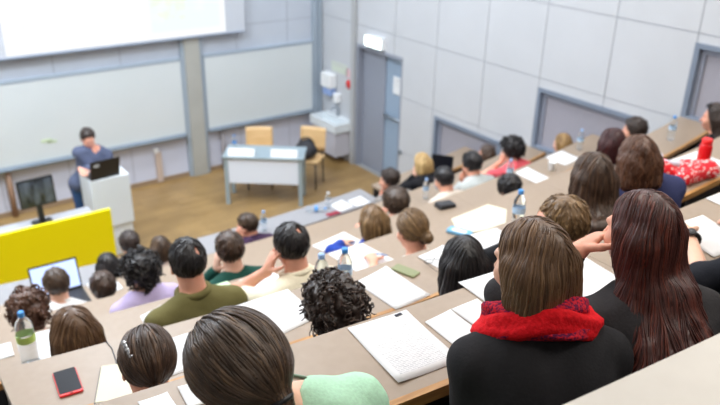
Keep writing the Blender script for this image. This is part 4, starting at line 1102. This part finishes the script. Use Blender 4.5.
# black bag on the chair
F = Field(); c = V3(5.50, 8.84, .46); Rb = np.array(Matrix.Rotation(math.radians(-52), 3, 'Z'))
F.ell(c + V3(0, 0, .13), (.17, .11, .135), Rb, .03); F.ell(c + V3(.03, .02, .22), (.10, .08, .07), Rb, .04); F.ell(c + Rb @ V3(0, -.1, .10), (.12, .04, .09), Rb, .02); F.cut(c + V3(0, 0, .002), (0, 0, -1))
V, Q = mesh_field(F, .012, 0, lambda P: (.006*sines(P, 30, 4)).astype(np.float32), 1)
place('bag_body', V, Q, [noisy('black_nylon', (.015, .016, .022), (.03, .03, .038), 40, .7)], BAG)
mb = MB(); mb.tube([c + Rb @ V3(.12*math.cos(a), .02, .2 + .12*math.sin(a)) for a in np.linspace(0, math.pi, 14)], .012, 8); mb.build('carry_strap', [M_BLACK], BAG)

# ------------------------------------------------------------------ things on the desks
def text_mat():
    m = mat('printed_sheet', s2l(228, 228, 229), .8)
    nt = m.node_tree; b = nt.nodes['Principled BSDF']; L = nt.links.new
    uv = nt.nodes.new('ShaderNodeUVMap'); br = nt.nodes.new('ShaderNodeTexBrick')
    br.inputs['Scale'].default_value = 1; br.inputs['Brick Width'].default_value = .11; br.inputs['Row Height'].default_value = .024
    br.inputs['Mortar Size'].default_value = .0075; br.inputs['Bias'].default_value = -.1
    br.inputs['Color1'].default_value = (*s2l(172, 172, 178), 1); br.inputs['Color2'].default_value = (*s2l(206, 206, 210), 1); br.inputs['Mortar'].default_value = (*s2l(228, 228, 229), 1)
    L(uv.outputs['UV'], br.inputs['Vector'])
    sx = nt.nodes.new('ShaderNodeSeparateXYZ'); L(uv.outputs['UV'], sx.inputs[0])
    def gt(out, a, op='GREATER_THAN'):
        n = nt.nodes.new('ShaderNodeMath'); n.operation = op; L(out, n.inputs[0]); n.inputs[1].default_value = a; return n
    f = None
    for q in (gt(sx.outputs['X'], .12), gt(sx.outputs['X'], .88, 'LESS_THAN'), gt(sx.outputs['Y'], .10), gt(sx.outputs['Y'], .80, 'LESS_THAN')):
        if f is None: f = q; continue
        n = nt.nodes.new('ShaderNodeMath'); n.operation = 'MULTIPLY'; L(f.outputs[0], n.inputs[0]); L(q.outputs[0], n.inputs[1]); f = n
    mx = nt.nodes.new('ShaderNodeMixRGB'); L(f.outputs[0], mx.inputs['Fac']); mx.inputs['Color1'].default_value = (*s2l(228, 228, 229), 1); L(br.outputs['Color'], mx.inputs['Color2'])
    L(mx.outputs['Color'], b.inputs['Base Color'])
    return m
M_TEXT = text_mat()

def sheet(corners, z, label, m=None, name='paper', curl=.006, n=9, thick=.0007, cat='paper', group=None, seed=1):
    """slightly curled sheet from four corners (top-left, top-right, bottom-right, bottom-left) in world x,y"""
    m = m or M_PAPER
    P = [V3(*c, 0) for c in corners]; g = np.random.default_rng(seed); cw = g.uniform(0, 1, 4)*curl
    c0 = sum(P)/4; v = []; uvs = []
    for sgn in (1, 0):
        for j in range(n):
            for i in range(n):
                u, w = i/(n-1), j/(n-1)
                p = P[0]*(1-u)*(1-w) + P[1]*u*(1-w) + P[2]*u*w + P[3]*(1-u)*w
                lift = cw[0]*((1-u)*(1-w))**3 + cw[1]*(u*(1-w))**3 + cw[2]*(u*w)**3 + cw[3]*((1-u)*w)**3 + .0006 + .0012*math.sin(3*u+w*2)**2
                v.append((p[0], p[1], z + lift + sgn*thick)); uvs.append((u, 1-w))
    f = []; N = n*n
    for j in range(n-1):
        for i in range(n-1):
            a = j*n+i; f += [(a, a+n, a+n+1, a+1), (N+a, N+a+1, N+a+n+1, N+a+n)]
    rim = [i for i in range(n)] + [j*n+n-1 for j in range(1, n)] + [(n-1)*n+i for i in range(n-2, -1, -1)] + [j*n for j in range(n-2, 0, -1)]
    for a, b in zip(rim, rim[1:]+rim[:1]): f.append((a, b, N+b, N+a))
    org = (c0[0], c0[1], z)
    me = mk_mesh(name, v, f, [m], None, True, origin=org)
    uvl = me.uv_layers.new(name='UVMap')
    for l in me.loops: uvl.data[l.index].uv = uvs[l.vertex_index]
    o = bpy.data.objects.new(name, me); COL.objects.link(o); o.location = org; o['_org'] = list(map(float, org))
    tag(o, label, cat, group); return o

Z1, Z2, Z3, Z4, Z5, Z6 = (ZD[i] for i in range(1, 7))
bp = sheet([(1.05, 1.47), (1.255, 1.445), (1.225, 1.165), (1.015, 1.185)], Z1, 'large printed white sheet with small dark logo left of the red scarf person', M_TEXT, curl=.005)
mb = MB(); 
for (x, y) in ((1.205, 1.432),): mb.box((x, y, Z1+.0050), (x+.026, y+.012, Z1+.0058))
q = mb.build('logo', [M_INKD]); q.parent = bp; q.matrix_parent_inverse = Matrix.Translation(-Vector(bp.location))
sheet([(1.262, 1.365), (1.372, 1.372), (1.362, 1.195), (1.252, 1.19)], Z1, 'white half of an open booklet on the desk, nearer the printed sheet', M_PAPER, name='booklet_page', curl=.01, seed=2)
sheet([(1.378, 1.374), (1.485, 1.37), (1.475, 1.20), (1.368, 1.195)], Z1, 'white half of an open booklet on the desk, nearer the red scarf', M_PAPER, name='booklet_page', curl=.01, seed=3)
sheet([(1.50, 1.475), (1.68, 1.46), (1.66, 1.23), (1.49, 1.25)], Z1, 'white sheet reaching over the desk edge by the near black hair', M_PAPER, curl=.006, seed=4)
sheet([(1.80, 1.38), (2.0, 1.37), (1.97, 1.12), (1.77, 1.13)], Z1, 'white sheet between the red scarf person and the auburn haired person', seed=5)
sheet([(2.47, 1.33), (2.68, 1.31), (2.60, 1.08), (2.38, 1.09)], Z1, 'white sheet under the hand with the black watch', seed=6)
sheet([(2.84, 1.395), (3.06, 1.39), (3.04, 1.2), (2.82, 1.21)], Z1, 'white sheet at the right photo edge beyond the watch hand', seed=7)
sheet([(.425, 1.505), (.50, 1.495), (.50, 1.38), (.42, 1.38)], Z1, 'small white scrap at the bottom beside the bowed head with hair clip', seed=8)
sheet([(.53, 1.50), (.61, 1.49), (.60, 1.40), (.52, 1.41)], Z1, 'small patterned slip partly under the foreground head', M_TEXT, seed=9)
def pen(a, b, z, label, m):
    mb = MB(); a = V3(*a, z+.005); b = V3(*b, z+.005); u = unit(b-a)
    mb.tube([a, a+u*.008, b-u*.012, b], [.0015, .0042, .0042, .002], 8); t = mb.build('pen', [m], origin=(*((a+b)/2)[:2], z)); tag(t, label, 'pen'); return t
pen((.78, 1.40), (.87, 1.29), Z1, 'grey green pen beside the mint green shoulder', mat('pen_green', s2l(120, 140, 120), .4))

def smartphone(c, rot, z, w, h, label, case, screen, th=.009):
    t = thing('smartphone', label, 'phone', (c[0], c[1], z))
    Mx = Matrix.Translation((c[0], c[1], z)) @ Matrix.Rotation(rot, 4, 'Z')
    mb = MB(); mb.rbox((-w/2, -h/2, 0), (w/2, h/2, th), .009, 0, Mx); mb.build('case', [case], t)
    mb = MB(); mb.rbox((-w/2+.003, -h/2+.012, th-.0005), (w/2-.003, h/2-.003, th+.0008), .005, 0, Mx); mb.build('display', [screen], t)
    mb = MB(); mb.rbox((-.006, -h/2+.003, th-.0005), (.006, -h/2+.008, th+.0005), .001, 0, Mx); mb.build('home_button', [screen], t)
    return t
smartphone((.417, 2.315), -.10, Z2, .082, .155, 'red cased phone with black screen lying on the left desk', M_REDPL, SCR_DARK)
smartphone((1.935, 2.25), .30, Z2, .062, .130, 'olive green phone lying beside a white sheet', mat('olive_case', s2l(140, 146, 104), .5), mat('olive_back', s2l(128, 134, 92), .4))
mb = MB(); mb.tube([(.612, 2.485, Z2+.002), (.616, 2.43, Z2+.002), (.605, 2.36, Z2+.002), (.590, 2.28, Z2+.002), (.585, 2.22, Z2+.002)], .0022, 6)
tag(mb.build('cable', [M_DKMET], origin=(.61, 2.36, Z2)), 'thin dark cable lying across the desk left of the hair clip person', 'cable')
# notebook with cream pages
t = thing('notebook', 'open cream paged notebook left of the hair clip person', 'notebook', (.55, 2.22, Z2))
Mx = Matrix.Translation((.565, 2.205, Z2)) @ Matrix.Rotation(-.42, 4, 'Z')
mb = MB(); mb.rbox((-.075, -.11, 0), (.105, .11, .004), .008, 0, Mx); mb.build('cover', [M_DKMET], t)
mb = MB(); mb.rbox((-.07, -.105, .004), (.10, .105, .014), .006, 0, Mx); mb.build('page_block', [M_CREAM], t)
sheet([(.74, 2.36), (.90, 2.36), (.88, 2.14), (.72, 2.14)], Z2, 'white sheet right of the hair clip person', seed=10)
sheet([(1.12, 2.43), (1.40, 2.42), (1.40, 2.16), (1.13, 2.13)], Z2, 'broad white sheet left of the dark curly head', M_TEXT, seed=11, curl=.004)
p3 = sheet([(1.685, 2.30), (1.885, 2.33), (1.895, 2.025), (1.695, 2.02)], Z2, 'white printed sheet left of the olive green phone', M_PAPER, curl=.008, seed=12)
mb = MB(); mb.box((1.75, 2.22, Z2+.0037), (1.80, 2.228, Z2+.0044)); q = mb.build('heading_print', [M_INK]); q.parent = p3; q.matrix_parent_inverse = Matrix.Translation(-Vector(p3.location))
sheet([(2.07, 2.32), (2.25, 2.34), (2.26, 2.12), (2.09, 2.10)], Z2, 'white sheet on the desk left of the near black hair', seed=13)
# eyeglasses on that sheet
mb = MB()
for x in (-.03, .03): mb.tube([(2.10+x+.024*math.cos(a), 2.24+.018*math.sin(a), Z2+.018) for a in np.linspace(0, 2*math.pi, 14, endpoint=False)], .0016, 6, 0, True)
mb.tube([(2.10-.008, 2.24, Z2+.018), (2.10+.008, 2.24, Z2+.018)], .0016, 6)
for x in (-.055, .055): mb.tube([(2.10+x, 2.24, Z2+.018), (2.10+x*1.05, 2.18, Z2+.016), (2.10+x*.9, 2.12, Z2+.005)], .0016, 6)
tag(mb.build('eyeglasses', [M_BLACK], origin=(2.10, 2.22, Z2)), 'thin black eyeglasses lying on a white sheet by the near black hair', 'glasses')
sheet([(2.34, 2.36), (2.62, 2.33), (2.60, 2.10), (2.33, 2.07)], Z2, 'white sheet behind the near black haired head', seed=14)

# folder pile on desk 3
t = thing('document_folder', 'open cream folder with white papers beside a blue case', 'folder', (3.30, 3.12, Z3))
mb = MB(); mb.prism([(3.06, 3.03), (3.40, 2.95), (3.60, 3.13), (3.55, 3.265), (3.17, 3.235)], Z3, Z3+.006); mb.build('cover', [M_CREAM], t)
mb = MB(); mb.prism([(3.14, 3.04), (3.38, 3.0), (3.44, 3.20), (3.22, 3.22)], Z3+.0065, Z3+.009); mb.build('paper_stack', [M_PAPER], t)
mb = MB(); mb.prism([(3.40, 2.99), (3.56, 3.12), (3.53, 3.24), (3.46, 3.22)], Z3+.0065, Z3+.008); mb.build('divider_sheet', [mat('pale_yellow', s2l(244, 236, 200), .8)], t)
t = thing('pencil_case', 'blue case with white label lying in front of the cream folder', 'case', (3.09, 3.0, Z3))
Mx = Matrix.Translation((3.075, 3.05, Z3)) @ Matrix.Rotation(-1.15, 4, 'Z')
mb = MB(); mb.rbox((-.085, -.04, 0), (.085, .04, .024), .018, 0, Mx); mb.build('case_body', [mat('case_blue', s2l(110, 168, 205), .5)], t)
mb = MB(); mb.rbox((-.05, -.028, .0235), (.05, .012, .026), .006, 0, Mx); mb.build('case_label', [M_WHITE], t)
# black wallet on desk 4
mb = MB(); Mx = Matrix.Translation((3.98, 4.15, Z4)) @ Matrix.Rotation(-.15, 4, 'Z')
t = thing('wallet', 'small black wallet lying on the grey beige desk', 'wallet', (3.98, 4.15, Z4))
mb.rbox((-.085, -.055, 0), (.085, .055, .018), .015, 0, Mx); mb.build('back_cover', [M_BLACK], t)
mb = MB(); mb.rbox((-.082, -.052, .0185), (.080, .050, .036), .015, 0, Mx @ Matrix.Rotation(.06, 4, 'Y')); mb.build('front_flap', [mat('black_leather', (.03, .03, .034), .5)], t)

# bottles
def bottle(loc, label, cap=M_CAP, lab=M_LABEL, hgt=.225, r=.033, lie=None, fill=.62, group='small water bottles'):
    t = thing('water_bottle', label, 'bottle', loc, group)
    Mx = Matrix.Translation(loc)
    if lie is not None: Mx = Mx @ Matrix.Translation((0, 0, r)) @ Matrix.Rotation(lie, 4, 'Z') @ Matrix.Rotation(math.pi/2, 4, 'X') @ Matrix.Translation((0, 0, -hgt/2))
    s = hgt/.225
    prof = [(.004, .003), (.024, 0), (.031, .006), (.033, .03), (.031, .05), (.033, .07), (.033, .13), (.031, .145), (.032, .158), (.025, .180), (.013, .200), (.0125, .206)]
    mb = MB(); mb.lathe([(a*r/.033, b*s) for a, b in prof], (0, 0, 0), 20, 0, Mx); mb.build('bottle_body', [M_PET], t)
    mb = MB(); mb.lathe([(.0145, .204*s), (.0150, .206*s), (.0150, .222*s), (.0135, .225*s)], (0, 0, 0), 16, 0, Mx); mb.build('cap', [cap], t)
    mb = MB(); mb.lathe([(r+.0004, .100*s), (r+.0006, .101*s), (r+.0006, .129*s), (r+.0004, .130*s)], (0, 0, 0), 20, 0, Mx, False); mb.build('bottle_label', [lab], t)
    return t
bottle((.432, 3.205, Z3), 'blue capped water bottle standing on the desk at the left edge', M_CAP, M_LABELG, .285, .042)
bottle((1.482, 2.27, Z2), 'water bottle with pale blue cap, left of the pair behind the dark curls', M_CAPP)
bottle((1.592, 2.255, Z2), 'water bottle with bright blue cap, right of the pair behind the dark curls')
bottle((2.70, 2.265, Z2), 'blue capped water bottle between cream folder and hand on ear')
bottle((4.85, 4.23, Z4), 'water bottle with lilac blue cap before the pink tee', M_CAPP)
bottle((4.57, 5.06, Z5), 'water bottle right of the black wallet, nearer of the two', M_CAPP)
bottle((4.85, 5.20, Z5), 'water bottle near the blond person with black sleeves, farther of the two', M_CAPP)
bottle((5.93, 3.35, Z3), 'water bottle on the desk below the right window', M_CAP)
bottle((6.10, 4.42, Z4), 'water bottle standing before the middle window blind', M_CAPP)
bottle((3.17, 5.93, Z6), 'pale blue water bottle beside the dark purple top, front desk', M_CAPP)
bottle((3.86, 6.02, Z6), 'blue tinted bottle lying on its side on the front desk', M_CAP, M_CAP, lie=1.0)
bottle((4.02, 6.02, Z6), 'clear bottle standing beside the lying bottle on the front desk', M_WHITE, M_WHITE, .19)
tb = V3(*tloc(-.45, .05, .75)); bottle(tuple(tb), 'blue water bottle on the pale table at the front', M_CAP, M_CAP)
# red flask
t = thing('drinks_flask', 'bright red metal flask standing behind the polka dot garment', 'flask', (4.37, 2.22, Z2))
mb = MB(); mb.lathe([(.036, 0), (.04, .004), (.04, .13), (.036, .15), (.032, .155)], (4.37, 2.22, Z2), 24); mb.build('flask_body', [M_RED], t)
mb = MB(); mb.lathe([(.031, .155), (.033, .157), (.033, .185), (.028, .19)], (4.37, 2.22, Z2), 24); mb.build('screw_cap', [M_REDPL], t)
# polka dot garment
def dots_mat():
    m = mat('red_polka_dots', s2l(226, 40, 52), .85); nt = m.node_tree; b = nt.nodes['Principled BSDF']; L = nt.links.new
    tc = nt.nodes.new('ShaderNodeTexCoord'); v = nt.nodes.new('ShaderNodeTexVoronoi'); v.inputs['Scale'].default_value = 42; v.inputs['Randomness'].default_value = .55
    L(tc.outputs['Object'], v.inputs['Vector'])
    r = nt.nodes.new('ShaderNodeValToRGB'); r.color_ramp.interpolation = 'CONSTANT'
    r.color_ramp.elements[0].color = (*s2l(250, 226, 222), 1); r.color_ramp.elements[1].position = .34; r.color_ramp.elements[1].color = (*s2l(226, 34, 48), 1)
    L(v.outputs['Distance'], r.inputs['Fac']); L(r.outputs['Color'], b.inputs['Base Color']); return m
t = thing('polka_dot_garment', 'red garment with pale polka dots heaped on the desk', 'garment', (4.1, 2.2, Z2))
F = Field(); F.cone((3.80, 2.30, Z2+.035), (4.00, 2.26, Z2+.05), .055, .06, .03); F.ell((4.12, 2.18, Z2+.045), (.12, .10, .06), None, .04); F.ell((4.24, 2.14, Z2+.04), (.09, .09, .05), None, .04); F.cone((4.0, 2.12, Z2+.04), (4.28, 2.12, Z2+.035), .05, .05, .03)
F.cut((0, 0, Z2+.001), (0, 0, -1), .004)
V, Q = mesh_field(F, .008, 0, lambda P: (.010*sines(P, 34, 77) + .004*sines(P, 80, 78)).astype(np.float32), 1)
V[:, 2] = np.maximum(V[:, 2], Z2+.0015)
place('heaped_cloth', V, Q, [dots_mat()], t)
F = Field(); F.cone((3.96, 2.30, Z2+.10), (4.10, 2.36, Z2+.085), .016, .02, .02); F.cone((4.04, 2.20, Z2+.095), (3.96, 2.30, Z2+.10), .02, .016, .02)
V, Q = mesh_field(F, .007); place('pale_lining', V, Q, [mat('pale_lining', s2l(206, 206, 218), .8)], t)
sheet([(4.28, 2.39), (4.60, 2.39), (4.56, 2.14), (4.24, 2.14)], Z2, 'white sheet under the red flask', seed=15)
sheet([(3.68, 2.385), (3.84, 2.385), (3.84, 2.25), (3.70, 2.25)], Z2, 'pale sheet beside the chestnut hair of the navy tee person', seed=16)

# sheets on desk 3
sheet([(.51, 3.43), (.66, 3.42), (.62, 3.14), (.46, 3.15)], Z3, 'white sheet right of the tall water bottle at the left edge', seed=17)
sheet([(.30, 3.44), (.39, 3.42), (.38, 3.30), (.30, 3.31)], Z3, 'white scrap left of the tall water bottle', seed=18)
sheet([(1.0, 3.285), (1.13, 3.32), (1.13, 3.10), (.98, 3.10)], Z3, 'white sheet left of the olive jacket', seed=19)
sheet([(1.60, 3.325), (1.80, 3.325), (1.85, 3.12), (1.64, 3.10)], Z3, 'white sheet beside the cream shirt elbow', M_TEXT, seed=20)
sheet([(1.36, 3.36), (1.54, 3.35), (1.54, 3.2), (1.36, 3.2)], Z3, 'pale green sheet between olive jacket and dark green top', mat('pale_green_paper', s2l(206, 232, 190), .8), seed=21)
sheet([(2.20, 3.30), (2.46, 3.295), (2.50, 2.98), (2.22, 3.0)], Z3, 'white sheet under the writing hand of the blond bun person', seed=22)
pen((2.405, 3.10), (2.46, 3.03), Z3+.03, 'blue pen in the writing hand', mat('pen_blue', s2l(60, 120, 190), .4))
# desk 4
ps = sheet([(2.64, 4.18), (2.98, 4.235), (3.02, 3.94), (2.70, 3.93)], Z4, 'wide white sheet with green and blue highlighters beyond the blond bun', seed=23)
def marker(a, b, z, label, m, r=.008):
    a = V3(*a, z+r+.003); b = V3(*b, z+r+.003); u = unit(b-a); t = thing('highlighter', label, 'highlighter', tuple((a+b)/2 - V3(0, 0, r)))
    mb = MB(); mb.tube([a, b-u*.04], r, 10); mb.build('barrel', [m], t)
    mb = MB(); mb.tube([b-u*.04, b], r*1.1, 10); mb.build('marker_cap', [m], t); return t
marker((2.72, 4.06), (2.84, 4.10), Z4, 'bright green highlighter lying on the wide white sheet', mat('marker_green', s2l(140, 220, 80), .4))
marker((2.86, 4.02), (2.95, 4.05), Z4, 'blue highlighter lying on the wide white sheet', mat('marker_blue', s2l(40, 130, 215), .4))
sheet([(5.06, 4.35), (5.27, 4.38), (5.23, 4.06), (5.03, 4.04)], Z4, 'white sheet right of the pink tee and bottle', seed=24)
sheet([(5.62, 4.46), (5.93, 4.50), (5.90, 4.25), (5.62, 4.2)], Z4, 'white sheet at the desk end below the golden blond head', seed=25)
t = thing('paper_cup', 'white paper cup near the wooden desk edge, right block', 'cup', (5.41, 4.2, Z4))
mb = MB(); mb.lathe([(.026, 0), (.028, .002), (.036, .085), (.038, .088), (.034, .088), (.027, .006)], (5.41, 4.2, Z4), 18); mb.build('cup_body', [M_WHITE], t)
# desk 5 / 6
laptop((1.0, 5.14, Z5), -.02, 108, .36, .25, 'laptop with bright blue white screen beside the brown haired student', SCR_BLUE)
laptop((5.68, 6.06, Z6), -.95, 98, .27, .20, 'dark laptop with black screen on the front desk near the door', SCR_DARK)
sheet([(4.06, 6.06), (4.26, 6.11), (4.28, 5.90), (4.07, 5.87)], Z6, 'white sheet on the front desk, left one near the lying bottle', seed=26)
sheet([(4.30, 6.05), (4.50, 6.08), (4.50, 5.88), (4.30, 5.87)], Z6, 'white sheet on the front desk, right one before the profile person', seed=27)
sheet([(1.22, 5.30), (1.44, 5.30), (1.44, 5.07), (1.22, 5.07)], Z5, 'white sheet right of the bright laptop', seed=28)
sheet([(5.02, 6.05), (5.34, 6.09), (5.33, 5.90), (5.02, 5.88)], Z6, 'white sheet in front of the pale blond person', seed=29)
t = thing('document_folder', 'dark red folder on the front desk before the white sheets', 'folder', (3.98, 5.85, Z6))
mb = MB(); mb.rbox((3.90, 5.83, Z6), (4.06, 5.90, Z6+.008), .008); mb.build('cover', [mat('wine_red', s2l(140, 30, 50), .6)], t)
sheet([(1.30, 7.80), (1.55, 7.82), (1.56, 7.62), (1.32, 7.60)], .78, 'white papers on the yellow fronted lecturer desk', seed=30, curl=.03)


# ------------------------------------------------------------------ luminaires and light
def ceiling_lamp(x, y, power, color, sx=1.5, sy=.6):
    t = thing('ceiling_luminaire', f'unseen long flat ceiling lamp panel', 'ceiling lamp', (x, y, ZC), 'ceiling lamp panels')
    mb = MB()
    for a in (((x-sx/2-.04, y-sy/2-.04, ZC-.08), (x+sx/2+.04, y-sy/2, ZC)), ((x-sx/2-.04, y+sy/2, ZC-.08), (x+sx/2+.04, y+sy/2+.04, ZC)),
              ((x-sx/2-.04, y-sy/2, ZC-.08), (x-sx/2, y+sy/2, ZC)), ((x+sx/2, y-sy/2, ZC-.08), (x+sx/2+.04, y+sy/2, ZC))): mb.box(*a)
    mb.build('housing', [M_WHITE], t)
    l = bpy.data.lights.new('lamp_glow', 'AREA'); l.shape = 'RECTANGLE'; l.size = sx; l.size_y = sy; l.energy = power; l.color = color
    o = bpy.data.objects.new('lamp_glow', l); COL.objects.link(o); o.parent = t; o.location = (0, 0, -.06)
WARM, COOL = (1, .95, .87), (.84, .92, 1)
for x, k, k2 in ((-1.6, .3, 1.3), (2.3, .95, 1.2), (5.2, 1.15, .95)):
    ceiling_lamp(x, -.6, 42*k, WARM)
    ceiling_lamp(x, 2.0, 42*k, WARM)
    ceiling_lamp(x, 4.6, 52*k2, (.97, .98, 1))
for x, k in ((-1.2, 2.7), (2.0, 1.8), (5.0, .72)):
    ceiling_lamp(x, 6.4, 62*k, COOL)  # extra unseen lamp row, added to brighten the yellow desk front
    ceiling_lamp(x, 8.3, 56*k, COOL)

w = bpy.data.worlds.new('room_air'); scene.world = w; w.use_nodes = True
w.node_tree.nodes['Background'].inputs[0].default_value = (.8, .85, .9, 1); w.node_tree.nodes['Background'].inputs[1].default_value = .3

# ------------------------------------------------------------------ camera
RW = [[0.8093527853849405, -0.5869939569913838, 0.019651036747102814],
      [0.23216234735507107, 0.3504829538305803, 0.9073380536188123],
      [0.5394893078275248, 0.729794350162968, -0.41994224985108297]]
cam = bpy.data.cameras.new('camera'); co = bpy.data.objects.new('camera', cam); COL.objects.link(co)
cam.sensor_width = 36; cam.lens = 729.807/720*36; cam.clip_start = .02
r, u, f_ = (Vector(x) for x in RW)
co.matrix_world = Matrix(((r.x, u.x, -f_.x, 0), (r.y, u.y, -f_.y, 0), (r.z, u.z, -f_.z, 4.53), (0, 0, 0, 1)))
cam.dof.use_dof = True; cam.dof.focus_distance = 1.75; cam.dof.aperture_fstop = 3.3
scene.camera = co

for o in list(scene.objects):
    if '_org' in o: del o['_org']
scene.view_settings.view_transform = 'Standard'; scene.view_settings.look = 'None'
scene.view_settings.gamma = 1; scene.view_settings.use_curve_mapping = False
scene.view_settings.exposure = 0.22
